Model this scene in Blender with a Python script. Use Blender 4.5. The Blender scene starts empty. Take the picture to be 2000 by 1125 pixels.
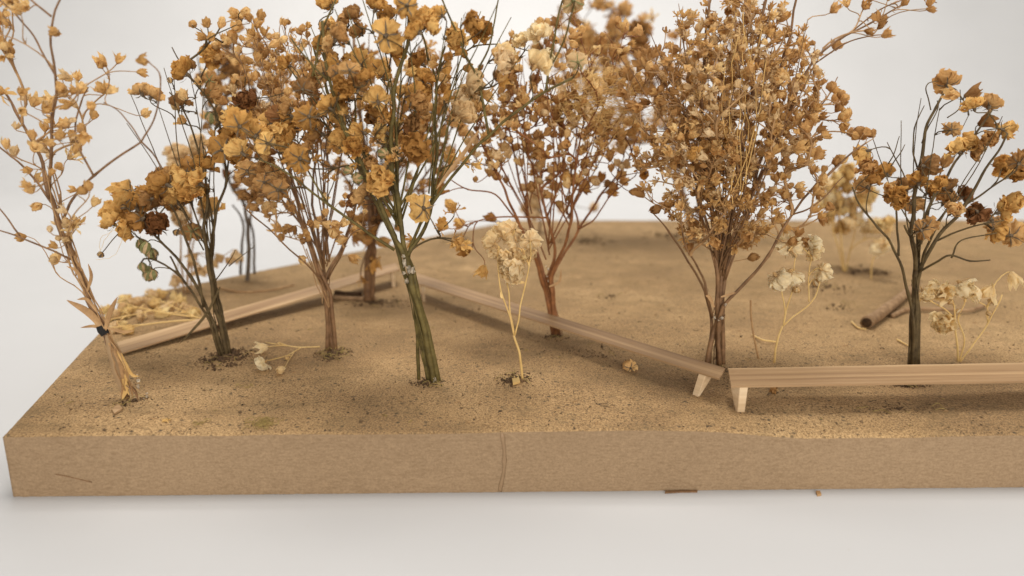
import bpy, math, random
import numpy as np
from mathutils import Vector, Quaternion, noise

# ------------------------------------------------------------------ scene, camera, light
scene = bpy.context.scene
col = scene.collection
MM = 0.001
FPX, PITCH, CAMH = 1444.0, math.radians(13.9), 86.0        # focal length in 2000-px units, tilt, height over the board (mm)

cam_d = bpy.data.cameras.new('camera')
cam = bpy.data.objects.new('camera', cam_d); col.objects.link(cam)
cam.location = (0, 0, CAMH * MM)
cam.rotation_euler = (math.pi / 2 - PITCH, 0, 0)
cam_d.sensor_width = 36.0; cam_d.lens = 36.0 * FPX / 2000.0
cam_d.clip_start = 0.005; cam_d.clip_end = 20
cam_d.dof.use_dof = True; cam_d.dof.focus_distance = 0.228; cam_d.dof.aperture_fstop = 9.5
scene.camera = cam

world = bpy.data.worlds.new('World'); scene.world = world; world.use_nodes = True
bg = world.node_tree.nodes['Background']
bg.inputs[0].default_value = (1.0, 0.955, 0.90, 1); bg.inputs[1].default_value = 0.40

def area(name, loc, target, size, power, colr):
    l = bpy.data.lights.new(name, 'AREA'); l.shape = 'RECTANGLE'; l.size, l.size_y = size; l.energy = power; l.color = colr
    o = bpy.data.objects.new(name, l); col.objects.link(o); o.location = loc
    o.rotation_euler = (Vector(target) - Vector(loc)).to_track_quat('-Z', 'Y').to_euler()
    return o
area('overhead_lamp', (0.08, 0.42, 1.60), (0.05, 0.40, 0), (0.60, 0.45), 15.0, (1.0, 0.955, 0.90))
area('overhead_lamp', (-0.15, 0.72, 1.25), (-0.05, 1.42, 0.62), (0.7, 0.4), 12.0, (1.0, 0.965, 0.92))  # added fill that brightens the backdrop, not a known ceiling panel
area('front_fill_lamp', (0.30, -1.25, 0.52), (0.05, 0.30, 0.03), (1.1, 0.6), 19.0, (1.0, 0.955, 0.90))  # added low fill for board front and flowers; no window known there

scene.view_settings.view_transform = 'Standard'; scene.view_settings.look = 'None'
scene.view_settings.exposure = 0.10; scene.view_settings.gamma = 1.0
scene.render.engine = 'CYCLES'
scene.cycles.use_denoising = True
scene.cycles.max_bounces = 8; scene.cycles.transparent_max_bounces = 12

rng = random.Random(11)
CP, SP = math.cos(PITCH), math.sin(PITCH)

def ray(px, py):
    cx, cy = (px - 1000) / FPX, (562.5 - py) / FPX
    return Vector((cx, CP + cy * SP, -SP + cy * CP))
def at(px, py, Y):
    """point (mm) seen at photo pixel, standing Y mm in front of the camera"""
    d = ray(px, py); return Vector((0, 0, CAMH)) + d * (Y / d.y)
def ground(px, py, h=0.0):
    d = ray(px, py); return Vector((0, 0, CAMH)) + d * ((h - CAMH) / d.z)
def px_mm(p, n):
    z = p.y * CP + (CAMH - p.z) * SP
    return n * z / FPX

# ------------------------------------------------------------------ materials
def mat(name):
    m = bpy.data.materials.new(name); m.use_nodes = True
    nt = m.node_tree; return m, nt, nt.nodes['Principled BSDF']
def nd(nt, typ, **kw):
    n = nt.nodes.new(typ)
    for k, v in kw.items():
        if k in n.inputs: n.inputs[k].default_value = v
        else: setattr(n, k, v)
    return n
def ramp(nt, fac, stops):
    r = nt.nodes.new('ShaderNodeValToRGB'); e = r.color_ramp.elements
    while len(e) < len(stops): e.new(0.5)
    for el, (p, c) in zip(e, stops):
        el.position = p; el.color = (c[0], c[1], c[2], 1) if not isinstance(c, float) else (c, c, c, 1)
    nt.links.new(fac, r.inputs[0]); return r.outputs[0]
def mix(nt, fac, a, b, mode='MIX'):
    n = nt.nodes.new('ShaderNodeMix'); n.data_type = 'RGBA'; n.blend_type = mode
    for sock, v in ((n.inputs[0], fac), (n.inputs[6], a), (n.inputs[7], b)):
        if hasattr(v, 'links'): nt.links.new(v, sock)
        elif isinstance(v, (int, float)): sock.default_value = v
        else: sock.default_value = (*v, 1)
    return n.outputs[2]
def coords(nt, scale=(1, 1, 1)):
    tc = nt.nodes.new('ShaderNodeTexCoord'); mp = nt.nodes.new('ShaderNodeMapping')
    mp.inputs['Scale'].default_value = scale
    nt.links.new(tc.outputs['Object'], mp.inputs[0]); return mp.outputs[0]
def tex(nt, co, scale, detail=4, rough=0.6):
    n = nd(nt, 'ShaderNodeTexNoise', Scale=scale, Detail=detail, Roughness=rough)
    nt.links.new(co, n.inputs['Vector']); return n.outputs['Fac']
def bump(nt, b, h, strength, dist):
    n = nd(nt, 'ShaderNodeBump', Strength=strength, Distance=dist)
    nt.links.new(h, n.inputs['Height']); nt.links.new(n.outputs[0], b.inputs['Normal'])

def petal_mat(name, c0, c1, c2, transl=0.46, blotch=0.75):
    m, nt, b = mat(name)
    oi = nt.nodes.new('ShaderNodeObjectInfo')
    base = ramp(nt, oi.outputs['Random'], [(0.0, c0), (0.5, c1), (1.0, c2)])
    co = coords(nt)
    n1 = tex(nt, co, 3.2, 5, 0.65)
    blot = ramp(nt, n1, [(0.32, (0.55, 0.44, 0.33)), (0.5, (1, 1, 1)), (0.75, (1.1, 1.08, 1.04))])
    c = mix(nt, blotch, base, blot, 'MULTIPLY')
    nt.links.new(c, b.inputs['Base Color'])
    b.inputs['Roughness'].default_value = 0.75; b.inputs['Specular IOR Level'].default_value = 0.25
    bump(nt, b, tex(nt, co, 9, 4, 0.7), 0.5, 0.0006)
    tr = nt.nodes.new('ShaderNodeBsdfTranslucent'); nt.links.new(c, tr.inputs[0])
    ms = nt.nodes.new('ShaderNodeMixShader'); ms.inputs[0].default_value = transl
    out = nt.nodes['Material Output']
    nt.links.new(b.outputs[0], ms.inputs[1]); nt.links.new(tr.outputs[0], ms.inputs[2]); nt.links.new(ms.outputs[0], out.inputs[0])
    return m
def simple_mat(name, ca, cb, scale, rough=0.6, spec=0.4, bmp=0.3, stretch=(1, 1, 1), bd=0.0003):
    m, nt, b = mat(name); co = coords(nt, stretch)
    f = tex(nt, co, scale, 5, 0.65)
    c = ramp(nt, f, [(0.32, ca), (0.68, cb)])
    nt.links.new(c, b.inputs['Base Color']); b.inputs['Roughness'].default_value = rough
    b.inputs['Specular IOR Level'].default_value = spec
    bump(nt, b, tex(nt, co, scale * 2.5, 4, 0.7), bmp, bd)
    return m

M = {}
M['ochre'] = petal_mat('petal_ochre', (0.40, 0.19, 0.048), (0.68, 0.375, 0.102), (0.86, 0.565, 0.20), 0.34)
M['tan'] = petal_mat('petal_tan', (0.58, 0.34, 0.118), (0.80, 0.515, 0.205), (0.92, 0.69, 0.34))
M['umber'] = petal_mat('petal_umber', (0.32, 0.162, 0.056), (0.60, 0.335, 0.120), (0.82, 0.54, 0.23), 0.38)
M['dark'] = petal_mat('petal_dark', (0.20, 0.080, 0.025), (0.27, 0.115, 0.038), (0.36, 0.17, 0.06), 0.25)
M['cream'] = petal_mat('petal_cream', (0.95, 0.77, 0.44), (0.97, 0.82, 0.52), (0.98, 0.88, 0.63), 0.55, 0.4)
M['creamstraw'] = petal_mat('petal_cream_straw', (0.86, 0.66, 0.34), (0.92, 0.74, 0.43), (0.95, 0.80, 0.52), 0.6, 0.4)
M['straw'] = petal_mat('petal_straw', (0.78, 0.55, 0.22), (0.86, 0.65, 0.29), (0.90, 0.73, 0.38), 0.45)
M['paletan'] = petal_mat('petal_pale_tan', (0.74, 0.52, 0.26), (0.82, 0.61, 0.33), (0.88, 0.69, 0.42), 0.45)
M['calyx_dark'] = simple_mat('calyx_dark', (0.055, 0.040, 0.028), (0.20, 0.145, 0.085), 5, 0.7, 0.3, 0.2, bd=0.0004)
M['calyx_tan'] = simple_mat('calyx_tan', (0.36, 0.21, 0.08), (0.52, 0.33, 0.14), 5, 0.7, 0.3, 0.2, bd=0.0004)
M['calyx_green'] = simple_mat('calyx_green', (0.10, 0.10, 0.035), (0.26, 0.25, 0.10), 5, 0.7, 0.3, 0.2, bd=0.0004)
M['stem_green'] = simple_mat('stem_olive', (0.058, 0.042, 0.013), (0.175, 0.132, 0.040), 260, 0.6, 0.22, 0.5)
M['stem_dark'] = simple_mat('stem_dark_olive', (0.042, 0.026, 0.011), (0.140, 0.096, 0.040), 260, 0.65, 0.22, 0.5)
M['stem_red'] = simple_mat('stem_red_brown', (0.125, 0.042, 0.015), (0.31, 0.130, 0.044), 260, 0.6, 0.25, 0.4)
M['stem_brown'] = simple_mat('stem_brown', (0.100, 0.048, 0.020), (0.275, 0.148, 0.064), 260, 0.6, 0.35, 0.5)
M['stem_tan'] = simple_mat('stem_tan', (0.25, 0.132, 0.052), (0.47, 0.278, 0.120), 260, 0.6, 0.35, 0.5)
M['stem_straw'] = simple_mat('stem_straw', (0.55, 0.35, 0.115), (0.72, 0.50, 0.20), 220, 0.55, 0.4, 0.3)
M['stem_grey'] = simple_mat('stem_grey', (0.075, 0.055, 0.038), (0.21, 0.165, 0.115), 260, 0.6, 0.35, 0.5)
M['soil'] = simple_mat('soil', (0.035, 0.022, 0.013), (0.17, 0.10, 0.05), 420, 0.9, 0.2, 0.6)
M['crumb'] = simple_mat('crumb', (0.05, 0.038, 0.026), (0.22, 0.14, 0.07), 130, 0.9, 0.2, 0.4)
M['moss'] = simple_mat('moss_fibre', (0.22, 0.155, 0.05), (0.42, 0.31, 0.11), 300, 0.9, 0.2, 0.3)
M['fibre'] = simple_mat('golden_fibre', (0.52, 0.31, 0.095), (0.68, 0.44, 0.16), 200, 0.6, 0.35, 0.2)
M['bark'] = simple_mat('bark', (0.17, 0.095, 0.045), (0.36, 0.23, 0.12), 300, 0.8, 0.25, 0.7)
M['core'] = simple_mat('wood_core', (0.025, 0.015, 0.008), (0.09, 0.05, 0.025), 500, 0.9, 0.2, 0.5)
M['tape'] = simple_mat('black_tape', (0.010, 0.009, 0.008), (0.024, 0.022, 0.020), 300, 0.7, 0.2, 0.2)
M['paperleaf'] = petal_mat('dry_wrap', (0.52, 0.36, 0.20), (0.56, 0.39, 0.22), (0.58, 0.40, 0.23), 0.4)

def glue():
    m, nt, b = mat('clear_glue')
    b.inputs['Base Color'].default_value = (0.88, 0.78, 0.62, 1); b.inputs['Roughness'].default_value = 0.28
    b.inputs['Transmission Weight'].default_value = 0.80; b.inputs['IOR'].default_value = 1.48
    return m
M['glue'] = glue()

def wood(name, ca, cb, cc, along=1.0):
    m, nt, b = mat(name)
    co = coords(nt, (28, 700, 700))
    n1 = tex(nt, co, 1.0, 5, 0.6)
    co2 = coords(nt, (3.5, 300, 300)); n2 = tex(nt, co2, 1.0, 2, 0.5)
    c = ramp(nt, n2, [(0.33, ca), (0.5, cb), (0.66, cc)])
    c = mix(nt, 0.5, c, ramp(nt, n1, [(0.3, (0.72, 0.66, 0.58)), (0.65, (1.05, 1.05, 1.05))]), 'MULTIPLY')
    nt.links.new(c, b.inputs['Base Color']); b.inputs['Roughness'].default_value = 0.62; b.inputs['Specular IOR Level'].default_value = 0.3
    bump(nt, b, n1, 0.35, 0.0003); return m
M['wood'] = wood('strip_wood', (0.285, 0.172, 0.084), (0.405, 0.258, 0.130), (0.52, 0.350, 0.190))
M['wood_leg'] = wood('leg_wood', (0.58, 0.42, 0.25), (0.68, 0.51, 0.32), (0.74, 0.58, 0.38))

def board_top():
    m, nt, b = mat('fibreboard_top')
    co = coords(nt)
    big = tex(nt, co, 17, 4, 0.6)
    base = ramp(nt, big, [(0.34, (0.300, 0.190, 0.093)), (0.50, (0.420, 0.270, 0.130)), (0.68, (0.520, 0.345, 0.172))])
    fine = tex(nt, coords(nt, (1, 1.0, 1)), 1900, 5, 0.75)
    c = mix(nt, 0.9, base, ramp(nt, fine, [(0.38, (0.40, 0.35, 0.29)), (0.5, (0.98, 0.98, 0.98)), (0.62, (1.38, 1.38, 1.34))]), 'MULTIPLY')
    # fibre flecks
    fl = tex(nt, coords(nt, (900, 2200, 1500)), 1.0, 3, 0.6)
    c = mix(nt, 0.55, c, ramp(nt, fl, [(0.30, (0.45, 0.36, 0.26)), (0.42, (1, 1, 1))]), 'MULTIPLY')
    # dark specks of soil dust pressed into the surface, thicker in patches
    for sc_, th, k in ((1500, 0.30, 0.8), (750, 0.23, 0.85), (330, 0.17, 0.97)):
        v = nd(nt, 'ShaderNodeTexVoronoi', Scale=float(sc_)); nt.links.new(co, v.inputs['Vector'])
        sel = nt.nodes.new('ShaderNodeSeparateColor'); nt.links.new(v.outputs['Color'], sel.inputs[0])
        pn = ramp(nt, tex(nt, co, 30, 3, 0.6), [(0.35, 0.30), (0.65, 0.85)])
        lt = nd(nt, 'ShaderNodeMath', operation='LESS_THAN'); nt.links.new(sel.outputs[0], lt.inputs[0]); nt.links.new(pn, lt.inputs[1])
        spot = ramp(nt, v.outputs['Distance'], [(th * 0.6, 1.0), (th * 1.5, 0.0)])
        mu = nd(nt, 'ShaderNodeMath', operation='MULTIPLY'); nt.links.new(lt.outputs[0], mu.inputs[0]); nt.links.new(spot, mu.inputs[1])
        mk = nd(nt, 'ShaderNodeMath', operation='MULTIPLY'); nt.links.new(mu.outputs[0], mk.inputs[0]); mk.inputs[1].default_value = k
        dk = ramp(nt, sel.outputs[1], [(0.0, (0.07, 0.052, 0.035)), (0.6, (0.16, 0.11, 0.06)), (1.0, (0.30, 0.19, 0.09))])
        c = mix(nt, mk.outputs[0], c, dk)
    # smudges of soil
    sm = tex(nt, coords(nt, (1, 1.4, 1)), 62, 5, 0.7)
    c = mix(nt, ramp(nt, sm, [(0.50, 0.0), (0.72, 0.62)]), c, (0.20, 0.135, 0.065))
    # brown dust and moss thicken backwards; the ramp also paints in shade under the crowns
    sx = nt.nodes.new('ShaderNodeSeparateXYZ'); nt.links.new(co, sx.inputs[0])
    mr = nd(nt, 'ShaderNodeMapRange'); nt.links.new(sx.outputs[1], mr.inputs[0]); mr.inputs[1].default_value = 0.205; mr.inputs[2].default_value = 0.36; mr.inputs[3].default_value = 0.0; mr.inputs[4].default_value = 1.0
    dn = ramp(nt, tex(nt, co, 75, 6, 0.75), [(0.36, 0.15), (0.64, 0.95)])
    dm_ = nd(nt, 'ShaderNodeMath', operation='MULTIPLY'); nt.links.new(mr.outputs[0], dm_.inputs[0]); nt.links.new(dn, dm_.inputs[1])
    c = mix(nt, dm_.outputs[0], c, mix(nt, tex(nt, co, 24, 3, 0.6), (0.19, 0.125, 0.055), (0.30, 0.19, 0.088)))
    ml = tex(nt, coords(nt, (5, 260, 1)), 1.0, 3, 0.6)
    c = mix(nt, 0.22, c, ramp(nt, ml, [(0.35, (0.80, 0.79, 0.77)), (0.6, (1.04, 1.04, 1.04))]), 'MULTIPLY')
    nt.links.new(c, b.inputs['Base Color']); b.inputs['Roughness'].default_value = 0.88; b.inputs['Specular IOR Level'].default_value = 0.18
    hh = nd(nt, 'ShaderNodeMath', operation='ADD'); nt.links.new(fine, hh.inputs[0]); nt.links.new(fl, hh.inputs[1])
    bump(nt, b, hh.outputs[0], 0.8, 0.0004); return m
def board_side():
    m, nt, b = mat('fibreboard_edge')
    co = coords(nt)
    big = tex(nt, co, 12, 3, 0.55)
    base = ramp(nt, big, [(0.32, (0.278, 0.188, 0.110)), (0.68, (0.338, 0.234, 0.140))])
    fib = tex(nt, coords(nt, (480, 480, 1500)), 1.0, 4, 0.75)
    c = mix(nt, 0.75, base, ramp(nt, fib, [(0.3, (0.76, 0.72, 0.67)), (0.52, (1, 1, 1)), (0.72, (1.16, 1.15, 1.12))]), 'MULTIPLY')
    fine = tex(nt, co, 1500, 4, 0.75)
    c = mix(nt, 0.55, c, ramp(nt, fine, [(0.33, (0.7, 0.66, 0.6)), (0.66, (1.15, 1.15, 1.12))]), 'MULTIPLY')
    sc_ = tex(nt, coords(nt, (60, 60, 420)), 1.0, 4, 0.7)
    c = mix(nt, ramp(nt, sc_, [(0.70, 0.0), (0.80, 0.4)]), c, (0.22, 0.135, 0.06))
    nt.links.new(c, b.inputs['Base Color']); b.inputs['Roughness'].default_value = 0.82; b.inputs['Specular IOR Level'].default_value = 0.2
    bump(nt, b, fib, 0.35, 0.0003); return m
def paper():
    m, nt, b = mat('white_paper'); co = coords(nt)
    n = tex(nt, co, 9, 3, 0.5)
    c = ramp(nt, n, [(0.3, (0.495, 0.495, 0.494)), (0.7, (0.52, 0.52, 0.519))])
    sp = nd(nt, 'ShaderNodeTexVoronoi', Scale=75.0); nt.links.new(co, sp.inputs['Vector'])
    c = mix(nt, ramp(nt, sp.outputs['Distance'], [(0.018, 0.35), (0.03, 0.0)]), c, (0.42, 0.38, 0.33))
    nt.links.new(c, b.inputs['Base Color']); b.inputs['Roughness'].default_value = 0.55; b.inputs['Specular IOR Level'].default_value = 0.25
    return m

# ------------------------------------------------------------------ mesh helpers
class MB:
    def __init__(s): s.v = []; s.f = []; s.m = []
    def add(s, vs, fs, mi=0):
        o = len(s.v); s.v.extend(vs)
        for f in fs: s.f.append(tuple(i + o for i in f)); s.m.append(mi)
    def tube(s, pts, rad, sides=5, mi=0, cap=True, rough=0.0):
        n = len(pts); vs = []; fs = []
        t = (pts[1] - pts[0]).normalized(); a = t.orthogonal().normalized()
        for i in range(n):
            t2 = (pts[min(i + 1, n - 1)] - pts[max(i - 1, 0)])
            t2 = t2.normalized() if t2.length > 1e-9 else t
            a = (a - t2 * a.dot(t2)); a = a.normalized() if a.length > 1e-6 else t2.orthogonal().normalized()
            bb = t2.cross(a); t = t2
            r = rad[i] if not isinstance(rad, (int, float)) else rad
            for k in range(sides):
                w = 2 * math.pi * k / sides
                rr = r * (1 + rough * rng.uniform(-1, 1)) if rough else r
                vs.append(pts[i] + a * (math.cos(w) * rr) + bb * (math.sin(w) * rr))
        for i in range(n - 1):
            for k in range(sides):
                k2 = (k + 1) % sides
                fs.append((i * sides + k, i * sides + k2, (i + 1) * sides + k2, (i + 1) * sides + k))
        if cap:
            fs.append(tuple(range(sides - 1, -1, -1))); fs.append(tuple((n - 1) * sides + k for k in range(sides)))
        s.add(vs, fs, mi)
    def mesh(s, name, mats, off=Vector((0, 0, 0)), scale=MM, smooth=True):
        me = bpy.data.meshes.new(name)
        me.from_pydata([((v - off) * scale)[:] for v in s.v], [], s.f)
        for m_ in mats: me.materials.append(m_)
        if len(mats) > 1: me.polygons.foreach_set('material_index', s.m)
        if smooth: me.polygons.foreach_set('use_smooth', [True] * len(s.f))
        me.update(); return me
    def build(s, name, mats, parent=None, off=Vector((0, 0, 0)), smooth=True):
        """mesh object whose origin is at off (mm, world); under a parent that stands at the same point"""
        o = bpy.data.objects.new(name, s.mesh(name, mats, off, MM, smooth)); col.objects.link(o)
        if parent is not None: o.parent = parent
        else: o.location = off * MM
        return o
def tag(o, label=None, cat=None, group=None, kind=None):
    for k, v in (('label', label), ('category', cat), ('group', group), ('kind', kind)):
        if v: o[k] = v
    return o
def empty(name, p):
    o = bpy.data.objects.new(name, None); o.empty_display_size = 0.01; col.objects.link(o); o.location = p * MM; return o
def spline(pts, n):
    """Catmull-Rom through the points, n samples per span"""
    P = [pts[0] * 2 - pts[1]] + list(pts) + [pts[-1] * 2 - pts[-2]]; out = []
    for i in range(1, len(P) - 2):
        p0, p1, p2, p3 = P[i - 1], P[i], P[i + 1], P[i + 2]
        for k in range(n):
            t = k / n
            out.append(0.5 * ((2 * p1) + (p2 - p0) * t + (2 * p0 - 5 * p1 + 4 * p2 - p3) * t * t + (3 * p1 - p0 - 3 * p2 + p3) * t ** 3))
    out.append(P[-2].copy()); return out
def rvec():
    while True:
        v = Vector((rng.uniform(-1, 1), rng.uniform(-1, 1), rng.uniform(-1, 1)))
        if 0.05 < v.length < 1: return v.normalized()

# ------------------------------------------------------------------ setting: paper sweep and fibreboard
def front_y(x): return 185.0 + 0.0185 * x
def left_x(y):
    a = -135.5 - (y - 182.0) * 0.265               # left edge runs outwards
    b = -177.0 + (y - 331.0) / 1.312                # cut back-left edge
    k = 6.0                                          # rounded corner between the two
    h = max(k - abs(a - b), 0) / k
    return max(a, b) + h * h * k * 0.5
BACK, RIGHT, THICK = 566.0, 470.0, 18.0
def gh(x, y):
    v = Vector((x, y, 0))
    h = 0.55 * noise.noise(v * 0.012) + 0.30 * noise.noise(v * 0.045 + Vector((7, 0, 0))) + 0.10 * noise.noise(v * 0.35) + 0.07 * noise.noise(v * 0.9)
    t = min(max((x - 48.0) / 34.0, 0), 1); t = t * t * (3 - 2 * t)
    q = min(max((front_y(x) + 30 - y) / 30.0, 0), 1)
    h -= 2.3 * t * q * q * (1 + 0.15 * noise.noise(v * 0.03))
    h += 0.5 * math.exp(-((x - 20) / 26.0) ** 2) * q
    return h

def build_board():
    mb = MB(); NX, rows = 330, []
    ys = []; y = 0.0
    while y < 1.0:
        ys.append(y); y += 0.0026 + 0.0016 * y
    ys.append(1.0)
    for t in ys:
        r = []
        for i in range(NX + 1):
            u = i / NX
            yc = 185 + t * (BACK - 185)
            xl = left_x(yc)
            x = xl + (RIGHT - xl) * u ** 1.15
            y = front_y(x) + t * (BACK - front_y(x))
            if t == 0: y += 0.22 * noise.noise(Vector((x * 0.5, 3, 0))) + 0.1 * noise.noise(Vector((x * 1.7, 9, 0)))
            z = gh(x, y) - (0.35 if t == 0 or i == 0 or t == 1.0 else 0)
            r.append(Vector((x, y, z)))
        rows.append(r)
    nr = len(rows); n = NX + 1
    mb.add([v for r in rows for v in r], [(j * n + i, j * n + i + 1, (j + 1) * n + i + 1, (j + 1) * n + i) for j in range(nr - 1) for i in range(NX)], 0)
    loop = [rows[0][i] for i in range(n)] + [rows[j][NX] for j in range(1, nr)] + [rows[-1][i] for i in range(NX - 1, -1, -1)] + [rows[j][0] for j in range(nr - 2, 0, -1)]
    L = len(loop); vs = []
    for k in range(7):
        for p in loop:
            f = k / 6
            q = Vector((p.x, p.y, p.z * (1 - f) + (-THICK + 0.05) * f))
            if 0 < k < 6: q += Vector((0, -1, 0)) * 0.06 * noise.noise(Vector((p.x * 0.2, p.y * 0.2, q.z * 0.8)))
            if k == 0: pass
            vs.append(q)
    mb.add(vs, [(k * L + (i + 1) % L, k * L + i, (k + 1) * L + i, (k + 1) * L + (i + 1) % L) for k in range(6) for i in range(L)], 1)
    mb.add([loop[i] * 1 + Vector((0, 0, -THICK + 0.05 - loop[i].z)) for i in range(L)], [tuple(range(L - 1, -1, -1))], 1)
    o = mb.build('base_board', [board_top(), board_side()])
    # smooth over the top only
    tag(o, 'thick tan fibreboard base carrying the dried flower trees and wooden strips', 'board')
    return o
def build_sweep():
    mb = MB(); prof = []
    for y in np.linspace(-900, 1000, 12): prof.append((y, -THICK))
    R = 420.0
    for a in np.linspace(0, math.pi / 2, 14)[1:]: prof.append((1000 + R * math.sin(a), -THICK + R * (1 - math.cos(a))))
    for z in np.linspace(R - THICK, 1750, 5)[1:]: prof.append((1000 + R, z))
    xs = list(np.linspace(-1900, 1900, 12)); n = len(xs)
    mb.add([Vector((x, y, z)) for (y, z) in prof for x in xs], [(j * n + i, j * n + i + 1, (j + 1) * n + i + 1, (j + 1) * n + i) for j in range(len(prof) - 1) for i in range(n - 1)])
    o = mb.build('paper_backdrop', [paper()]); tag(o, kind='structure')
build_sweep(); build_board()

def on_board(px, py):
    p = ground(px, py); p = ground(px, py, gh(p.x, p.y)); p.z = gh(p.x, p.y); return p

# ------------------------------------------------------------------ flower meshes (unit size: diameter 1, axis +Z, attached at the origin)
def petal(mb, r_, az, tilt, L, W, ruff, cup, mi=0, ns=4, nt_=4, base=0.04, notch=0.15, pointed=0.0):
    ca, sa = math.cos(az), math.sin(az); ph = r_.uniform(0, 6.28); k = r_.uniform(3.5, 6.0); vs = []
    tw = r_.uniform(-0.35, 0.35)
    for i in range(ns + 1):
        s = i / ns
        ang = tilt - cup * s * s
        for j in range(nt_ + 1):
            t = 2 * j / nt_ - 1
            w = W * (0.12 + 0.88 * s ** 0.75) * (1 - pointed * s ** 2.2)
            ll = L * s * (1 - notch * abs(math.sin(1.7 * t * 2 + ph)) * s - 0.14 * t * t * s)
            rad = base + ll * math.sin(ang); zz = ll * math.cos(ang)
            nrm = ruff * s ** 1.3 * (math.sin(k * t + ph) + 0.6 * r_.uniform(-1, 1))
            rad += nrm * math.cos(ang); zz += -nrm * math.sin(ang) + 0.10 * t * t * w
            x = rad; y = t * w * 0.5 + tw * s * ll * 0.3
            vs.append(Vector((x * ca - y * sa, x * sa + y * ca, zz)))
    q = nt_ + 1
    mb.add(vs, [(i * q + j, i * q + j + 1, (i + 1) * q + j + 1, (i + 1) * q + j) for i in range(ns) for j in range(nt_)], mi)
def calyx_cup(mb, r_, rad, h, mi=1):
    mb.tube([Vector((0, 0, -0.02)), Vector((0, 0, h * 0.35)), Vector((0, 0, h))], [rad * 0.35, rad * 0.9, rad], 6, mi, cap=False)
def f_double(seed, wild=1.0):
    r_ = random.Random(seed); mb = MB()
    for n, t0, L, W in ((8, 1.50, 0.47, 0.46), (9, 1.15, 0.50, 0.42), (8, 0.78, 0.48, 0.38), (6, 0.40, 0.44, 0.30)):
        o = r_.uniform(0, 6.28)
        for k in range(n):
            petal(mb, r_, o + 6.283 * k / n + r_.uniform(-.25, .25), t0 + r_.uniform(-.3, .25) * wild, L * r_.uniform(.72, 1.12), W * r_.uniform(.75, 1.3), 0.075 * wild, r_.uniform(0.0, 1.1), 0, 5, 6, notch=0.12)
    for v in mb.v: v.z += 0.16
    calyx_cup(mb, r_, 0.075, 0.17)
    for k in range(5):
        petal(mb, r_, 6.283 * k / 5 + r_.uniform(-.15, .15), 1.78 + r_.uniform(-.1, .1), 0.36, 0.10, 0.006, 0.30, 1, 3, 2, 0.05, 0, 0.85)
        for v in mb.v[-12:]: v.z += 0.10
    return mb
def f_bell(seed, opening=0.3):
    r_ = random.Random(seed); mb = MB(); op = r_.choice((0.05, 0.35, 0.6, 0.9)) * r_.uniform(0.8, 1.3)
    n = 6
    for k in range(n):
        az = 6.283 * k / n + r_.uniform(-.2, .2); ca, sa = math.cos(az), math.sin(az); vs = []; L = r_.uniform(0.85, 1.1); ph = r_.uniform(0, 6)
        fl = op * r_.uniform(0.2, 1.5)
        for i in range(6):
            s = i / 5
            rad = 0.05 + 0.27 * math.sin(math.pi * min(s ** 1.15 * 0.86 + 0.02, 1)) + fl * max(0, s - 0.5) ** 1.3
            for j in range(4):
                t = 2 * j / 3 - 1
                w = 0.48 * math.sin(math.pi * min(0.12 + s * 0.74, 1)) * (1 - 0.35 * s ** 4)
                z = s * L * (1 - 0.16 * abs(t) * s) + 0.07 * r_.uniform(-1, 1) * s ** 2
                x = rad * (1 - 0.12 * t * t) + 0.03 * s * math.sin(4 * t + ph); y = t * w * 0.5
                vs.append(Vector((x * ca - y * sa, x * sa + y * ca, z)))
        mb.add(vs, [(i * 4 + j, i * 4 + j + 1, (i + 1) * 4 + j + 1, (i + 1) * 4 + j) for i in range(5) for j in range(3)], 0)
    for k in range(5):
        petal(mb, r_, 6.283 * k / 5 + .3, 0.75, 0.34, 0.20, 0.01, 0.75, 1, 3, 2, 0.06, 0, 0.75)
    calyx_cup(mb, r_, 0.13, 0.10)
    return mb
def f_tuft(seed):
    r_ = random.Random(seed); mb = MB()
    for k in range(13):
        petal(mb, r_, r_.uniform(0, 6.283), abs(r_.gauss(0.55, 0.38)), r_.uniform(.55, .95), r_.uniform(.16, .34), 0.05, r_.uniform(-.5, .4), 0, 4, 2, 0.06, 0.1, r_.uniform(0.1, 0.6))
    for k in range(5):
        petal(mb, r_, 6.283 * k / 5, 0.8, 0.36, 0.18, 0.01, 0.5, 1, 3, 2, 0.06, 0, 0.75)
    calyx_cup(mb, r_, 0.14, 0.14); return mb
def f_bud(seed):
    r_ = random.Random(seed); mb = MB(); vs = []
    for i in range(7):
        s = i / 6; rad = 0.36 * math.sin(math.pi * (0.08 + 0.90 * s)) ** 0.75
        for k in range(8): a = 6.283 * k / 8; vs.append(Vector((rad * math.cos(a), rad * math.sin(a), 0.82 * s)))
    mb.add(vs, [(i * 8 + k, i * 8 + (k + 1) % 8, (i + 1) * 8 + (k + 1) % 8, (i + 1) * 8 + k) for i in range(6) for k in range(8)], 0)
    for k in range(5):
        az = 6.283 * k / 5; ca, sa = math.cos(az), math.sin(az); v2 = []
        for i in range(6):
            s = i / 5; rad = 0.385 * math.sin(math.pi * (0.08 + 0.86 * s)) ** 0.75 + 0.01 + (0.05 if i == 5 else 0)
            w = 0.27 * math.sin(math.pi * min(0.2 + 0.75 * s, 1))
            for t in (-1, 0, 1): x = rad; y = t * w * 0.5; v2.append(Vector((x * ca - y * sa, x * sa + y * ca, 0.84 * s)))
        mb.add(v2, [(i * 3 + j, i * 3 + j + 1, (i + 1) * 3 + j + 1, (i + 1) * 3 + j) for i in range(5) for j in range(2)], 1)
    return mb
MAKERS = {'double': (f_double, 9), 'bell': (f_bell, 10), 'tuft': (f_tuft, 9), 'bud': (f_bud, 3)}
_geo, _bank = {}, {}
CRUMPLE = {'double': (3.6, 0.11), 'bell': (3.0, 0.12), 'tuft': (3.5, 0.16), 'bud': (2.0, 0.05)}
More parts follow.
